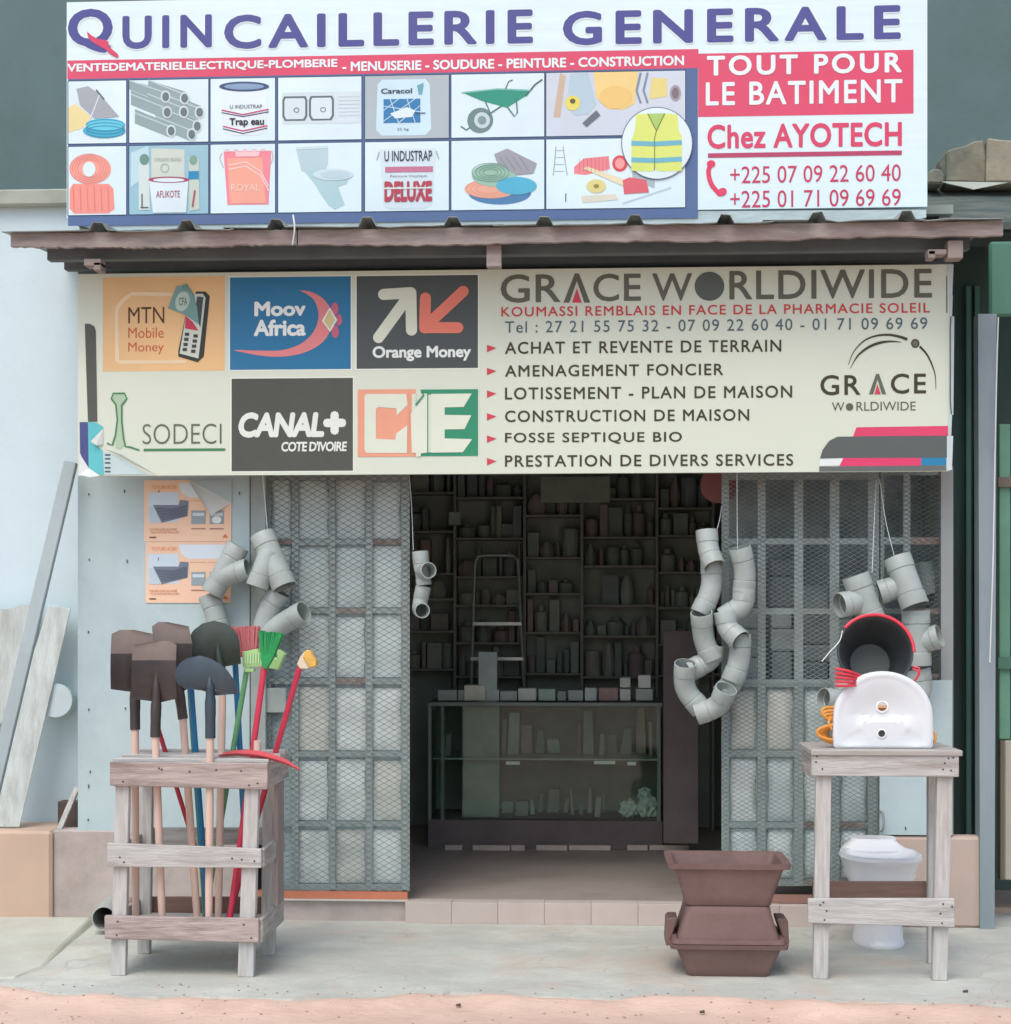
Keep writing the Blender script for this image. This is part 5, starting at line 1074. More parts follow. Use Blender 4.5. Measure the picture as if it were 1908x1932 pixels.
# ------------------------------------------------------------------ stack of brown mortar tubs
M_tub = mat('brown_tub', C(112, 86, 82), .6, .14, 5, .12, dirt=C(136, 114, 110), dirt_amt=.4, dirt_scale=3, bscale=60)
Yt = G(1368, 1849).y; ct = G(1377, 1849).x; sc = PX(1.04, Yt); dk_ = .5
def ringrect(hw_, hd, z, cx, cy, rc=.022, n=4):
    P = []
    for sx, sy, a0 in ((1, -1, -90), (1, 1, 0), (-1, 1, 90), (-1, -1, 180)):
        for i in range(n + 1):
            a = radians(a0 + 90 * i / n); P.append(Vector((cx + sx * (hw_ - rc) + rc * cos(a), cy + sy * (hd - rc) + rc * sin(a), z)))
    return P
def loft(mb, rings, cap0=True, cap1=True):
    n = len(rings[0]); V = [p for r in rings for p in r]; Fc = []
    for j in range(len(rings) - 1):
        for i in range(n): i2 = (i + 1) % n; Fc.append((j * n + i, j * n + i2, (j + 1) * n + i2, (j + 1) * n + i))
    if cap0: Fc.append(tuple(range(n))[::-1])
    if cap1: Fc.append(tuple((len(rings) - 1) * n + i for i in range(n)))
    mb.add(V, Fc)
def tub(label, z0, z1, wb, wt, flip, lip=0, handles=False, dx=0.0):
    t = thing('mortar_tub', (ct + dx, Yt + .16, z0), label, 'tub', 'brown tubs stacked on the porch'); cx, cy = ct + dx, Yt + .16; mb = MB()
    prof = [(wb, 0), (wb + .004, .004)] + [(wb + (wt - wb) * q, q) for q in (.25, .5, .75, .9)] + [(wt, .87), (wt + .014, .875), (wt + .018, 1.0), (wt + .008, 1.0), (wt - .010, .96), (wb - .004, .1)]
    rings = []
    for w, q in prof:
        if w == wb + .004: q = .02
        z = z0 + (z1 - z0) * (1 - q if flip else q); rings.append(ringrect(w, w * .72, z, cx, cy))
    loft(mb, rings); mb.build('body', M_tub, t, smooth=True)
    if handles:
        for s in (-1, 1):
            hz = z1 - .005
            hpl = [(.0, -.012), (.022, -.020), (.024, .0), (.020, .080), (.012, .086), (-.022, .086), (-.018, .070), (.006, .0)]
            V = [(cx + s * (wt + .004 + a), cy - .06, hz + b_) for a, b_ in hpl] + [(cx + s * (wt + .004 + a), cy + .06, hz + b_) for a, b_ in hpl]; n = len(hpl)
            make('handle', V, [tuple(range(n)), tuple(range(2 * n - 1, n - 1, -1))] + [(i, (i + 1) % n, n + (i + 1) % n, n + i) for i in range(n)], M_tub, t, bevel=.004)
    return t
zA = W(1368, 1785, Yt).z; zB = W(1368, 1709, Yt + .06).z; zC = W(1368, 1646, Yt).z
tub('brown tub at the bottom of the stack, upright with side handles', .0005, zA, 73 * sc, 99 * sc, False, handles=True)
tub('brown tub in the middle of the stack, turned upside down', zA + .002, zB, 74 * sc, 94 * sc, True)
tub('brown tub on top of the stack, upright with a wide rim', zB + .002, zC + .03, 76 * sc, 103 * sc, False)
# ------------------------------------------------------------------ display table on the right
YT = G(1554, 1848).y; tb = thing('display_table', (G(1668, 1848).x, YT + .2, 0), 'tall weathered wooden table on the right carrying the white basin', 'table')
ztop = W(1668, 1415, YT - .02).z; DT = .30
def tleg(xt0, xt1, xb0, xb1, Y, z1, d=.035):
    a = wx(xt0, 1465, Y); b = wx(xt1, 1465, Y); c_ = wx(xb0, 1848, Y); d_ = wx(xb1, 1848, Y)
    hexa('leg', [(c_, Y, .0005), (d_, Y, .0005), (d_, Y + d, .0005), (c_, Y + d, .0005), (a, Y, z1), (b, Y, z1), (b, Y + d, z1), (a, Y + d, z1)], M_woodz, tb)
tleg(1541, 1570, 1535, 1563, YT, ztop - .022); tleg(1770, 1799, 1760, 1788, YT, ztop - .022)
tleg(1541, 1556, 1537, 1552, YT + DT - .03, ztop - .022); tleg(1752, 1778, 1752, 1772, YT + DT - .03, ztop - .022)
a = W(1531, 1414, YT - .03); b = W(1817, 1414, YT - .03)
for q in range(3):
    y0 = YT - .03 + q * (DT + .05) / 3; box('top_board', a.x, b.x - .004 * q, y0, y0 + (DT + .05) / 3 - .002, ztop - .021, ztop, mat('table_top', C(166, 160, 156), .8, .12, 4, .2, stretch=(1.2, 10, 10)), tb, bevel=.003)
rail(1532, 1417, 1464, 1810, 1417, 1466, YT - .022, tb); rail(1525, 1696, 1742, 1802, 1696, 1750, YT - .022, tb)
rail(1534, 1664, 1694, 1772, 1664, 1694, YT + DT + .007, tb, mat('brown_board', C(128, 100, 90), .85, .15), .018); rail(1534, 1424, 1462, 1778, 1424, 1462, YT + DT + .007, tb)
for X in (wx(1536, 1440, YT) - .006, wx(1799, 1440, YT) - .004):
    box('side_board', X, X + .012, YT + .037, YT + DT - .032, ztop - .11, ztop - .024, M_woody, tb, bevel=.002)
nl = MB()
for x, y in ((1542, 1427), (1540, 1438), (1790, 1431), (1783, 1440), (1780, 1452), (1799, 1430), (1795, 1454), (1554, 1703), (1560, 1719), (1556, 1736), (1780, 1706), (1775, 1724), (1778, 1742), (1797, 1711), (1552, 1451), (1548, 1708)):
    p = W(x, y, YT - .023); nl.rod([p, p + Vector((0, .003, 0))], .0038, 6)
o = nl.build('nail_heads', M_nail, tb); tag(o, kind='stuff')
# white basin standing on its rear edge
M_cerb = mat('basin_ceramic', (.68, .73, .75), .38, .01, 2, 0)
M_cer = mat('white_ceramic', (.86, .87, .87), .12, .01, 2, 0)
Ys = YT + .03; cz0 = ztop + .001; s_ = PX(1, Ys)
bl, br = wx(1574, 1400, Ys), wx(1761, 1400, Ys); bcx = (bl + br) / 2; bw_ = (br - bl) / 2; bh = W(1668, 1267, Ys).z - cz0
ledge = W(1668, 1362, Ys).z
def dshape(t):      # closed D outline, t 0..1, starting bottom centre going right
    P = []
    return P
out = []
for i in range(7): out.append((bcx + bw_ * i / 7, cz0))
out += [(bcx + bw_ - .006, cz0 + .001), (bcx + bw_, cz0 + .008), (bcx + bw_ + .002, cz0 + .05), (bcx + bw_, ledge + .01)]
zs = ledge + .012; nh = 26
for i in range(1, nh): a_ = pi * i / nh; out.append((bcx + bw_ * cos(a_), zs + (cz0 + bh - zs) * sin(a_) ** .92))
out += [(2 * bcx - x, z) for x, z in [(bcx + bw_, ledge + .01), (bcx + bw_ + .002, cz0 + .05), (bcx + bw_, cz0 + .008), (bcx + bw_ - .006, cz0 + .001)]]
for i in range(6, 0, -1): out.append((bcx - bw_ * i / 7, cz0))
cz = ledge + .03; n = len(out); NR = 26
def recess(x, z):
    if z < ledge + .004:
        d = 0
        for sx in (-1, 1):
            q = math.hypot((x - bcx - sx * 59 * s_) / (22 * s_), (z - (cz0 + (ledge - cz0) * .42)) / (17 * s_)); d = max(d, .006 * max(0, 1 - q * q) ** .5 if q < 1 else 0)
        return d
    u = (x - bcx) / (bw_ - .018); v = (z - (ledge + .006)) / (cz0 + bh - .016 - ledge - .006); q = sqrt(u * u + max(0, v) ** 2)
    e = max(0, min(1, (1 - q) / .8)); e2 = max(0, min(1, v / .05)); e = e * e * (3 - 2 * e); e2 = e2 * e2 * (3 - 2 * e2)
    return .024 * e * e2 + .003 * min(1, max(0, (1 - q) / .04))
V = []; Fc = []
for j in range(NR + 1):
    f = j / NR
    for x, z in out:
        px_, pz_ = bcx + (x - bcx) * f, cz + (z - cz) * f; rr = .006 * max(0, (f - .94) / .06) ** 2
        V.append((px_, Ys + recess(px_, pz_) + rr, pz_))
for j in range(NR):
    for i in range(n): i2 = (i + 1) % n; Fc.append((j * n + i, j * n + i2, (j + 1) * n + i2, (j + 1) * n + i))
prev = NR
for dy, f in ((.03, 1.004), (.05, .99), (.08, .93), (.12, .7), (.13, .3)):
    k0 = len(V) // n
    for x, z in out: V.append((bcx + (x - bcx) * f, Ys + dy, max(cz0, cz + (z - cz) * (f if z > ledge else 1)) if z > cz else cz0 if z < cz0 + .002 else z))
    for i in range(n): i2 = (i + 1) % n; Fc.append((prev * n + i, prev * n + i2, k0 * n + i2, k0 * n + i))
    prev = k0
Fc.append(tuple(prev * n + i for i in range(n)))
bs = thing('wash_basin', (bcx, Ys + .05, cz0), 'white ceramic wash basin stood on edge on the table, bowl facing out', 'basin')
make('bowl', V, Fc, M_cerb, bs, smooth=True)
def ringhole(x, y, r, Yh, rimm, holem, nm):
    c_ = W(x, y, Yh); mb = MB(); rr = PX(r, Yh); V = []; Fc = []
    for i in range(24):
        a = 2 * pi * i / 24; V += [(c_.x + rr * cos(a), Yh, c_.z + rr * sin(a)), (c_.x + rr * .74 * cos(a), Yh - .001, c_.z + rr * .74 * sin(a)), (c_.x + rr * .72 * cos(a), Yh + .004, c_.z + rr * .72 * sin(a))]
    for i in range(24):
        k, l = i * 3, ((i + 1) % 24) * 3; Fc += [(k, k + 1, l + 1, l), (k + 1, k + 2, l + 2, l + 1)]
    mb.add(V, Fc).build(nm + '_rim', rimm, bs); MB().add([(c_.x + rr * .8 * cos(2 * pi * i / 24), Yh + .003, c_.z + rr * .8 * sin(2 * pi * i / 24)) for i in range(24)], [tuple(range(24))]).build(nm, holem, bs)
ringhole(1665, 1333, 12, Ys + recess(bcx, wz(1333, Ys, 1665)) - .003, M_cer, mat('drain_brown', C(128, 92, 66), .6, .3, 20), 'drain_hole')
Yd_ = Ys + recess(bcx, wz(1333, Ys, 1665))
pxbox('drain_bar', 1657, 1331, 1673, 1336, Yd_ - .0045, Yd_ - .003, mat('brass', C(214, 160, 110), .4, .1), bs)
ringhole(1664, 1384, 9, Ys - .004, M_cer, mat('hole_dark', C(50, 52, 54), .7), 'tap_hole')
# black bucket, cables
M_rub = mat('black_rubber', C(52, 56, 58), .55, .12, 6, .1, dirt=C(78, 82, 82), dirt_amt=.5)
bc = W(1652, 1229, YT + .10); rb_ = PX(67, YT + .1); ax = Vector((.05, .95, -.28)).normalized(); ux = Vector((1, 0, 0)); ux = (ux - ux.dot(ax) * ax).normalized(); uz = ax.cross(ux); uz = uz if uz.z > 0 else -uz
bk = thing('bucket', bc - Vector((0, 0, rb_)), 'black rubber bucket lying behind the white basin, mouth facing out', 'bucket')
V = []; prof = [(1.0, 0), (1.03, .0), (1.05, .006), (1.03, .014), (.97, .02), (.60, .19), (.57, .19), (.555, .18), (.93, .018), (.97, .004)]
n = 48
for r_, d in prof:
    for i in range(n): a = 2 * pi * i / n; V.append(bc + ax * d + (ux * cos(a) + uz * sin(a)) * rb_ * r_)
# inside floor closes from the 8th ring, outside floor from the 7th
Fc = []
for j in range(len(prof)):
    j2 = (j + 1) % len(prof)
    if j == 6: continue
    for i in range(n): i2 = (i + 1) % n; Fc.append((j * n + i, j * n + i2, j2 * n + i2, j2 * n + i))
Fc.append(tuple(6 * n + i for i in range(n)))
make('body', V, Fc, M_rub, bk, smooth=True)
MB().add([bc + ax * .172 + (ux * cos(2 * pi * i / n) + uz * sin(2 * pi * i / n)) * rb_ * .56 for i in range(n)], [tuple(range(n))]).build('floor', mat('rubber_floor', C(84, 90, 88), .6, .1, 8, .1), bk)
wr = smoothpts([bc + ux * -rb_ * 1.02, W(1590, 1190, YT + .06), W(1584, 1210, YT + .05), W(1566, 1230, YT + .03), W(1551, 1248, YT + .02)][1:], 5)
MB().rod(wr, .002, 5).build('wire_bail', MATS['white_wire'], bk)
M_redc = mat('red_cable', C(214, 60, 78), .4, .06, 6)
rc = thing('red_cable', bc - Vector((0, 0, rb_)), 'coil of red cable looped over the black bucket', 'cable')
arc = [bc - ax * .006 + (ux * cos(a) + uz * sin(a)) * rb_ * 1.05 for a in [radians(-2 + 142 * i / 30) for i in range(31)]]
MB().rod(arc, .0065, 8).build('loop', M_redc, rc, smooth=True)
for q in range(5):
    P = smoothpts([W(1577, 1262 + q * 8, YT + .03), W(1600, 1266 + q * 7, YT + .01), W(1622, 1274 + q * 4.5, YT + .05), W(1636, 1282 + q * 3, YT + .09)], 4); MB().rod(P, .0052, 7).build('strand', M_redc, rc, smooth=True)
for q in range(2):
    P = smoothpts([W(1722, 1258 + q * 4, YT + .1), W(1735, 1262 + q * 6, YT + .09), W(1730, 1280, YT + .09), W(1716, 1292 + q * 4, YT + .1)], 4); MB().rod(P, .004, 6).build('strand', M_redc, rc, smooth=True)
M_orc = mat('orange_cable', C(222, 150, 66), .4, .06, 6)
oc = thing('orange_cable', W(1560, 1405, YT + .05), 'coil of orange cable on the table left of the white basin', 'cable')
for q in range(7):
    P = []
    for i in range(13):
        a = pi * (.42 + 1.16 * i / 12); P.append(W(1588 + (46 - q * 3.2) * cos(a), 1382 + (15 + q * .8) * sin(a) * -1 + (q % 3) * 2.5, YT + .05 + q * .006))
    P = [p if p.z > ztop + .006 else Vector((p.x, p.y, ztop + .006)) for p in P]
    MB().rod(smoothpts(P, 2), .0052, 7).build('strand', M_orc, oc, smooth=True)
for q in range(3):
    P = smoothpts([W(1584, 1334 + q * 6, YT + .07), W(1556 + q * 2, 1336 + q * 6, YT + .05), W(1552 + q * 3, 1348 + q * 3, YT + .05), W(1570, 1354 + q * 2, YT + .06), W(1586, 1346 + q * 5, YT + .08)], 4)
    MB().rod(P, .0052, 7).build('strand', M_orc, oc, smooth=True)
P = smoothpts([W(1568, 1350, YT + .06), W(1564, 1364, YT + .05), W(1570, 1376, YT + .05)], 4); MB().rod(P, .0052, 7).build('strand', M_orc, oc, smooth=True)
P = smoothpts([W(1758, 1380, YT + .06), W(1765, 1386, YT + .05), W(1764, 1398, YT + .05), W(1756, 1403, YT + .06)], 4); MB().rod(P, .005, 7).build('strand', M_orc, oc, smooth=True)
# white toilet pan under the table
Yp = G(1670, 1792).y; pc_ = G(1670, 1792).x; pz = lambda y: W(1670, y, Yp).z; ps = PX(1, Yp)
def oval(hw_, yf, yb, z, n=36, sq=2.3, dx=0):
    P = []; cy = (yf + yb) / 2; hd = (yb - yf) / 2
    for i in range(n):
        a = 2 * pi * i / n; c_, s2 = cos(a), sin(a)
        P.append(Vector((pc_ + dx + hw_ * abs(c_) ** (2 / sq) * (1 if c_ > 0 else -1), Yp + cy + hd * abs(s2) ** (2 / sq) * (1 if s2 > 0 else -1), z)))
    return P
tp = thing('toilet_pan', (pc_, Yp + .15, 0), 'white ceramic toilet pan standing on the porch under the table', 'toilet')
mb = MB(); R_ = [oval(47 * ps, -.0, .30, .0005), oval(48 * ps, -.002, .30, .012), oval(45 * ps, .01, .29, .03), oval(43 * ps, .015, .28, .10), oval(42 * ps, .0, .28, .17), oval(52 * ps, -.04, .29, .23), oval(66 * ps, -.07, .30, pz(1655)),
     oval(65 * ps, -.07, .30, pz(1648)), oval(72 * ps, -.09, .30, pz(1630)), oval(76 * ps, -.10, .30, pz(1622)), oval(74 * ps, -.098, .30, pz(1616)), oval(66 * ps, -.08, .24, pz(1614)), oval(58 * ps, -.05, .18, pz(1622)), oval(30 * ps, .0, .12, pz(1626))]
loft(mb, R_); mb.build('bowl', M_cer, tp, smooth=True)
mb = MB(); R_ = [oval(60 * ps, .17, .33, pz(1628), sq=2.6), oval(62 * ps, .16, .33, pz(1618), sq=2.6), oval(50 * ps, .18, .33, pz(1609), sq=3), oval(44 * ps, .205, .33, pz(1604), sq=3.5), oval(43 * ps, .21, .33, pz(1598), sq=3.5)]
loft(mb, R_); mb.build('rear_deck', M_cer, tp, smooth=True)
# ------------------------------------------------------------------ loose small things on the ground
M_twig = mat('twig', C(90, 76, 62), .9, .2)
for (x, y, lab) in ((1325, 1912, 'tiny dark pebble on the sand at the bottom'), (865, 1899, 'small dark stick lying on the sand at the bottom'), (1822, 1811 + 62, 'small pinkish stone on the porch edge in front of the table')):
    p = G(x, y, -.02 if y > 1880 else 0); o = MB().rod([p + Vector((-.008, 0, .004)), p + Vector((.008, .003, .005))], [.004, .006], 7).build('pebble', M_twig); tag(o, lab, 'stone')
rs = random.Random(5); mb = MB()
for _ in range(900):
    p = Vector((rs.uniform(-2.2, 2.4), rs.uniform(-2.0, -1.2), 0)); p.z = max(sand_z(p.x, p.y), 0 if p.y > edge_y(p.x) else -1) + .0005; r = rs.choice((.001, .0015, .002, .004))
    V = [p + Vector((r * 1.6 * cos(a), r * sin(a), 0)) for a in (0, 1.2, 2.5, 3.7, 5)] + [p + Vector((0, 0, r * .9))]; mb.add(V, [(i, (i + 1) % 5, 5) for i in range(5)])
o = mb.build('gravel', mat('gravel', C(150, 122, 104), .9, .3, 4, 0)); tag(o, 'scattered fine grit on the sand', None, None, 'stuff')
# ------------------------------------------------------------------ inside the shop
def im(name, c, r=.7, **k): return mat('in_' + name, C(*[72 + v * .72 for v in c]), r, .15, 6, 0, **k)
M_shf = im('shelf', (88, 84, 76)); M_glassf = im('frame', (66, 76, 68), .4)
fx0, fx1 = wx(808, 1500, 1.5), wx(1250, 1500, 1.5)
def inbox(name, xa, ya, xb, yb, Y, d, c, lab, cat, grp=None, parent=None):
    o = pxbox(name, xa, ya, xb, yb, Y, Y + d, im('c%d_%d_%d' % c, c), parent, bevel=.002)
    if lab: tag(o, lab, cat, grp)
    return o
sc_ = thing('display_case', (wx(1030, 1500, 1.5), 1.5, zf), 'long glass display case across the back of the doorway', 'display case')
zs0 = zf; zb_c = wz(1548, 1.5, 1030); zt_c = wz(1326, 1.5, 1030)
box('base', fx0, fx1, 1.5, 1.95, zs0, zb_c, im('base', (44, 30, 28)), sc_)
box('back', fx0, fx1, 1.93, 1.95, zb_c + .002, zt_c - .02, im('caseback', (70, 80, 68)), sc_)
box('top', fx0, fx1, 1.5, 1.95, zt_c - .018, zt_c, M_glassf, sc_)
for z in (wz(1432, 1.5, 1030),): box('shelf', fx0 + .02, fx1 - .02, 1.52, 1.928, z - .008, z, im('caseshelf', (96, 116, 104), .3), sc_)
for X in (fx0, wx(832, 1500, 1.5), wx(1240, 1500, 1.5)): box('upright', X, X + .018, 1.495, 1.515, zb_c, zt_c - .019, M_glassf, sc_)
gm = bpy.data.materials.new('case_glass'); gm.use_nodes = True; gb = gm.node_tree.nodes['Principled BSDF']; 
gn_ = gm.node_tree; tr = gn_.nodes.new('ShaderNodeBsdfTransparent'); gl_ = gn_.nodes.new('ShaderNodeBsdfGlossy'); gl_.inputs['Roughness'].default_value = .05; ms = gn_.nodes.new('ShaderNodeMixShader'); ms.inputs[0].default_value = .03
gn_.links.new(tr.outputs[0], ms.inputs[1]); gn_.links.new(gl_.outputs[0], ms.inputs[2]); gn_.links.new(ms.outputs[0], gn_.nodes['Material Output'].inputs[0]); tr.inputs[0].default_value = (.9, .96, .92, 1)
box('glass_pane', fx0 + .02, fx1 - .02, 1.488, 1.492, zb_c + .01, zt_c - .02, gm, sc_)
inbox('panel', 903, 1230, 938, 1326, 1.6, .02, (150, 168, 164), 'pale upright panel standing on the display case, left part', 'panel')
inbox('panel', 872, 1330, 942, 1542, 1.60, .02, (84, 108, 90), 'pale green sheet standing inside the display case', 'panel')
rs = random.Random(3)
for i, (xa, xb, yt, c) in enumerate(((826, 862, 1302, (120, 138, 128)), (864, 876, 1302, (128, 140, 130)), (876, 916, 1293, (196, 190, 172)), (918, 942, 1302, (170, 182, 176)), (944, 976, 1304, (150, 164, 158)), (978, 1012, 1299, (196, 206, 196)),
        (1016, 1048, 1300, (128, 158, 142)), (1052, 1068, 1304, (108, 128, 118)), (1072, 1100, 1302, (140, 150, 146)), (1104, 1126, 1298, (176, 190, 190)), (1130, 1166, 1298, (142, 96, 92)), (1170, 1190, 1279, (200, 204, 194)), (1170, 1190, 1300, (208, 210, 202)), (1205, 1228, 1274, (202, 206, 196)), (1200, 1232, 1300, (150, 164, 150)))):
    inbox('small_box', xa, yt, xb, (1322 if yt > 1290 or i < 11 else (1297 if i == 11 else 1298)), 1.56 + rs.uniform(0, .05), .1, c, 'small %s carton, %s from the left on top of the display case' % (('wide green-grey', 'narrow grey', 'cream', 'pale grey', 'plain grey', 'whitish', 'greenish', 'dim green', 'dim grey', 'light grey', 'dull red', 'upper white', 'lower white', 'raised white', 'olive grey')[i], ('first', 'second', 'third', 'fourth', 'fifth', 'sixth', 'seventh', 'eighth', 'ninth', 'tenth', 'eleventh', 'twelfth', 'twelfth', 'last but one', 'last')[i]), 'box', 'cartons on the display case')
COLN = (('green-grey', (88, 98, 84)), ('brown', (112, 96, 88)), ('pale green', (112, 126, 112)), ('olive', (110, 104, 84)), ('dark', (68, 76, 70)), ('reddish', (116, 88, 82)))
pk_ = {}
def caserow(x, xe, yb, hs, where, grp):
    while x < xe:
        w = rs.uniform(6, 26); h = rs.uniform(*hs); cnm, c = rs.choice(COLN); Y = 1.62 + rs.uniform(0, .2)
        if rs.random() < .8:
            a = W(x, yb - h, Y); b = W(x + w, yb, Y); lean = rs.uniform(-.012, .012); t = rs.uniform(.02, .08); tp_ = rs.uniform(.4, 1)
            cxm = (a.x + b.x) / 2; hw_ = (b.x - a.x) / 2; zb_2 = (wz(1432, 1.5, 1030) if yb < 1500 else zb_c) + .002; zt_2 = zb_2 + (a.z - b.z)
            V = [(cxm - hw_, Y, zb_2), (cxm + hw_, Y, zb_2), (cxm + hw_, Y + t, zb_2), (cxm - hw_, Y + t, zb_2)] + [(cxm + sx * hw_ * tp_ + lean, Y + ty, zt_2) for sx, ty in ((-1, 0), (1, 0), (1, t), (-1, t))]
            o = make('packet', V, [(0, 3, 2, 1), (4, 5, 6, 7), (0, 1, 5, 4), (1, 2, 6, 5), (2, 3, 7, 6), (3, 0, 4, 7)], im('c%d_%d_%d' % c, c), bevel=.002)
            kk_ = (cnm, where); pk_[kk_] = pk_.get(kk_, 0) + 1
            tag(o, '%s %s packet from the left %s' % (('first', 'second', 'third', 'fourth', 'fifth', 'sixth', 'seventh')[min(6, pk_[kk_] - 1)], cnm, where), 'packet', cnm + grp)
        x += w + rs.uniform(2, 9)
caserow(946, 1236, 1430, (24, 92), 'on the glass shelf of the display case', ' packets on the case shelf')
caserow(838, 900, 1430, (24, 60), 'on the case shelf left of the green sheet', ' packets at the left of the case')
caserow(946, 1140, 1546, (14, 60), 'on the floor of the display case', ' packets on the case floor')
for i, (x0, x1, y, nm_) in enumerate(((955, 981, 1440, 'left'), (1121, 1161, 1439, 'middle'), (1184, 1200, 1441, 'right'))):  # highlights on the glass shelf edge, painted as small white bars
    o = pxbox('shelf_glint', x0, y - 3, x1, y + 3, 1.505, 1.515, im('strip', (214, 224, 220), .3)); tag(o, 'painted white glint on the front edge of the case shelf, ' + nm_ + ' one', 'strip', 'painted glints on the case shelf')
for i, (x, y, r, lab) in enumerate(((1186, 1526, 17, 'low white crumpled bag at the left of the heap in the display case'), (1222, 1522, 21, 'largest white crumpled bag filling the lower right corner of the display case'), (1216, 1498, 13, 'white crumpled bag on top of the heap in the display case'))):
    c_ = W(x, y, 1.62 + .01 * i); bm = bmesh.new(); bmesh.ops.create_icosphere(bm, subdivisions=3, radius=PX(r, 1.62))
    V = [v.co * (1 + .22 * sin(v.co.x * 190 + i) * sin(v.co.z * 160 + 2 * i) + random.uniform(-.09, .09)) + c_ for v in bm.verts]; Fc = [tuple(v.index for v in f.verts) for f in bm.faces]; bm.free()
    V = [Vector((v.x, v.y, max(v.z, zb_c + .002 + .001 * i))) for v in V]
    o = make('plastic_bag', V, Fc, im('bundle', (168, 184, 174), .5)); tag(o, lab, 'bag')
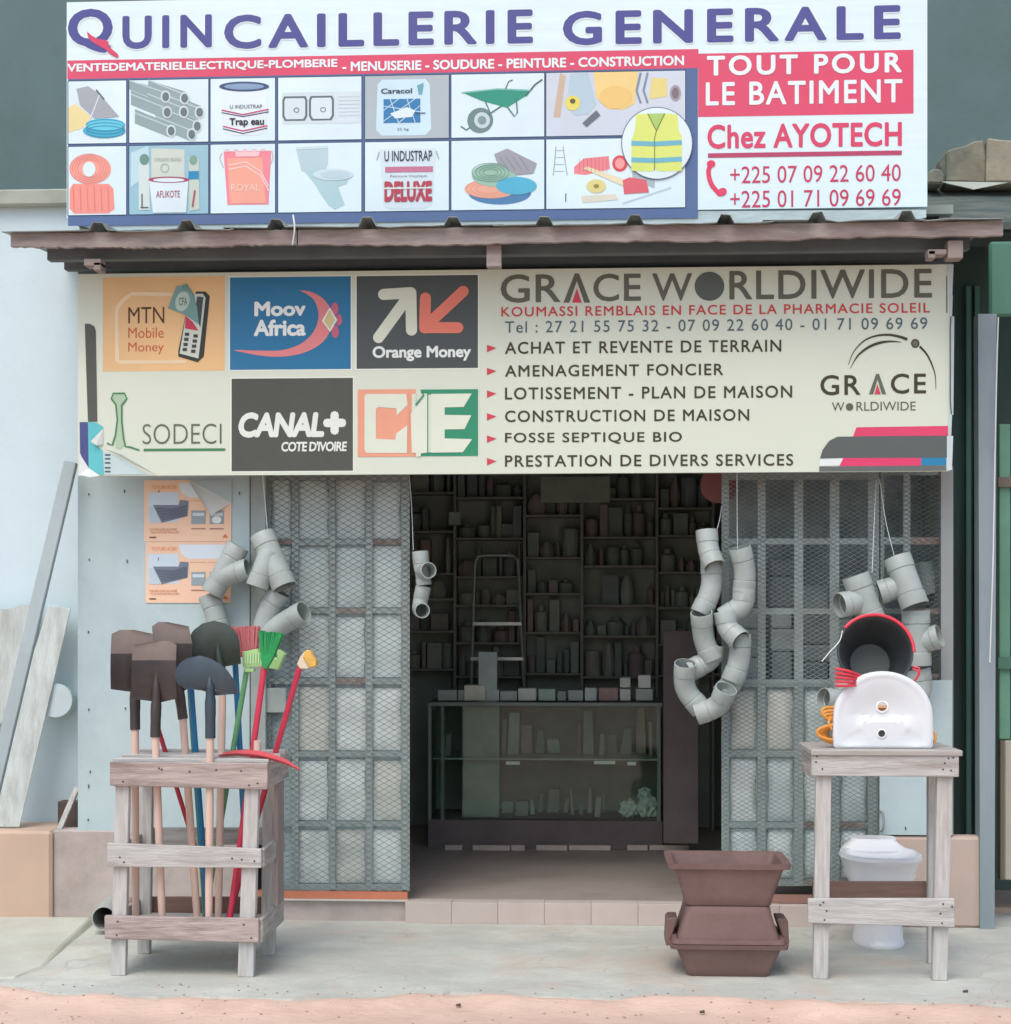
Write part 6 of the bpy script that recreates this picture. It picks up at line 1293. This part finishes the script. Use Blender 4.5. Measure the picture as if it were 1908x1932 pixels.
# tall back shelves with stock
bs_ = thing('shelf_unit', (wx(1050, 1300, 2.3), 2.35, zf), 'dark wooden shelves full of stock along the back wall', 'shelf')
sx0, sx1 = wx(760, 1300, 2.3), wx(1480, 1300, 2.3)
box('back', sx0, sx1, 2.372, 2.39, zf, 2.7, im('shelfback', (92, 104, 92)), bs_)
pal = (('grey-green', (72, 88, 76)), ('brown', (88, 80, 72)), ('dull red', (94, 72, 68)), ('slate', (66, 80, 84)), ('olive', (84, 90, 74)), ('pale green', (92, 108, 94)), ('beige', (104, 106, 92)), ('dark green', (60, 76, 66)))
ordn = ('first', 'second', 'third', 'fourth', 'fifth', 'sixth', 'seventh', 'eighth')
bays = [760, 858, 990, 1098, 1240, 1346, 1478]; used_ = {}
for bi, (ba, bb) in enumerate(zip(bays, bays[1:])):
    if bi: box('divider', wx(ba, 1300, 2.2) - .008, wx(ba, 1300, 2.2) + .008, 2.21, 2.37, zf, 2.65, M_shf, bs_)
    y = 1282 - rs.randint(0, 20); li = 0
    while y > 900:
        zz_ = wz(y, 2.2, 1050); Xa, Xb = wx(ba, 1100, 2.2) + .0085, wx(bb, 1100, 2.2) - .0085
        box('shelf_board', Xa, Xb, 2.2, 2.37, zz_ - .012, zz_, M_shf, bs_)
        gap = rs.randint(48, 84); x = ba + 6; cnt = 0
        while x < bb - 12:
            w = rs.randint(8, 34); w = min(w, bb - 6 - x); h = rs.uniform(.3, .86) * gap; cnm, c = rs.choice(pal); kind = rs.random(); dep = rs.uniform(0, .06)
            if rs.random() < .92 and w > 5:
                zb3 = zz_ + .0005; hz = PX(h, 2.3); xa3, xb3 = wx(x, 1100, 2.25), wx(x + w, 1100, 2.25); xc3 = (xa3 + xb3) / 2; r3 = (xb3 - xa3) / 2; m = im('c%d_%d_%d' % c, c); base_ = Vector((xc3, 2.29 + dep * .3, zb3))
                if kind < .3: o = MB().rod([base_, base_ + Vector((0, 0, hz * .72)), base_ + Vector((0, 0, hz * .8)), base_ + Vector((0, 0, hz))], [min(r3, .06), min(r3, .06), min(r3, .06) * .5, min(r3, .06) * .45], 12).build('bottle', m); nm_, ct_ = 'bottle', 'bottle'
                elif kind < .45: o = MB().rod([base_, base_ + Vector((0, 0, hz * .94)), base_ + Vector((0, 0, hz))], [min(r3, .065), min(r3, .065), min(r3, .065) * .95], 14).build('paint_can', m); nm_, ct_ = 'can', 'can'
                elif kind < .62:
                    V = [(xc3 + sx * r3 * k_, 2.25 + ty, z_) for z_, k_ in ((zb3, .8), (zb3 + hz * .35, 1), (zb3 + hz * .7, .85), (zb3 + hz, .45)) for sx, ty in ((-1, .0), (-.4, -.02), (.4, -.02), (1, .0), (.5, .08), (-.5, .08))]
                    Fq = [(j_ * 6 + q, j_ * 6 + (q + 1) % 6, j_ * 6 + 6 + (q + 1) % 6, j_ * 6 + 6 + q) for j_ in range(3) for q in range(6)] + [tuple(range(6)), tuple(range(18, 24))]
                    o = make('sack', V, Fq, m, smooth=True); nm_, ct_ = 'soft bag', 'bag'
                else: o = box('carton', xa3, xb3, 2.22 + dep, 2.36, zb3, zb3 + hz, m, bevel=.002); nm_, ct_ = 'carton', 'box'
                key = (cnm, nm_, li, bi); used_[key] = used_.get(key, 0) + 1; nth = ('', 'another ', 'a further ', 'one more ', 'yet another ')[min(4, used_[key] - 1)]
                tag(o, '%s%s %s, %s shelf from the bottom, %s bay at the back' % (nth, cnm, nm_, ordn[min(li, 7)], ordn[bi]), ct_, nm_ + 's on the back shelves')
            x += w + rs.randint(0, 4)
        y -= gap; li += 1
inbox('notice_board', 1021, 899, 1151, 948, 1.9, .02, (92, 104, 88), 'dull green board hanging high inside the shop', 'board')
inbox('picture_frame', 847, 966, 869, 990, 1.9, .02, (96, 108, 98), 'small frame hanging high in the dark shop, left side', 'frame')
inbox('door_leaf', 1252, 1190, 1318, 1592, 1.2, .03, (40, 24, 24), 'dark reddish brown door leaf inside the doorway, right side', 'door')
o = MB().rod([W(1356, 915, .25), W(1356, 915, .33)], [PX(34, .3), PX(30, .3)], 24).build('red_basin', im('redbasin', (70, 0, 0), .5)); tag(o, 'round red basin hanging in shadow at the top right of the doorway', 'basin')
LY = 2.08
lad = smoothpts([W(889, 1300, LY), W(892, 1200, LY), W(896, 1072, LY), W(900, 1054, LY), W(910, 1048, LY), W(960, 1048, LY), W(973, 1053, LY), W(978, 1072, LY), W(984, 1200, LY), W(989, 1300, LY)], 5)
ld = thing('step_ladder', W(935, 1320, LY), 'aluminium step ladder with rounded top hoop inside the doorway', 'ladder')
ld.location.z = zf
M_alu = im('alu', (150, 156, 150), .35, metal=.6)
ll = lad[:]; ll[0].z; 
MB().rod([Vector((lad[0].x - .03, LY - .05, zf + .001))] + lad + [Vector((lad[-1].x + .03, LY - .05, zf + .001))], .009, 8).build('frame', M_alu, ld, smooth=True)
for y in (1174, 1240, 1306): pxbox('tread', 892 - (y - 1174) * .06, y, 984 + (y - 1174) * .06, y + 6, LY - .01, LY + .05, M_alu, ld)
# pale strip tiles at the foot of the case
for (x0, x1) in ((840, 872), (892, 962), (965, 990), (1012, 1070), (1074, 1152), (1184, 1222), (1226, 1300)):
    p = pxbox('skirting_tile', x0, 1595, x1, 1605, 1.44, 1.455, im('skirt', (158, 136, 124), .5), shop)
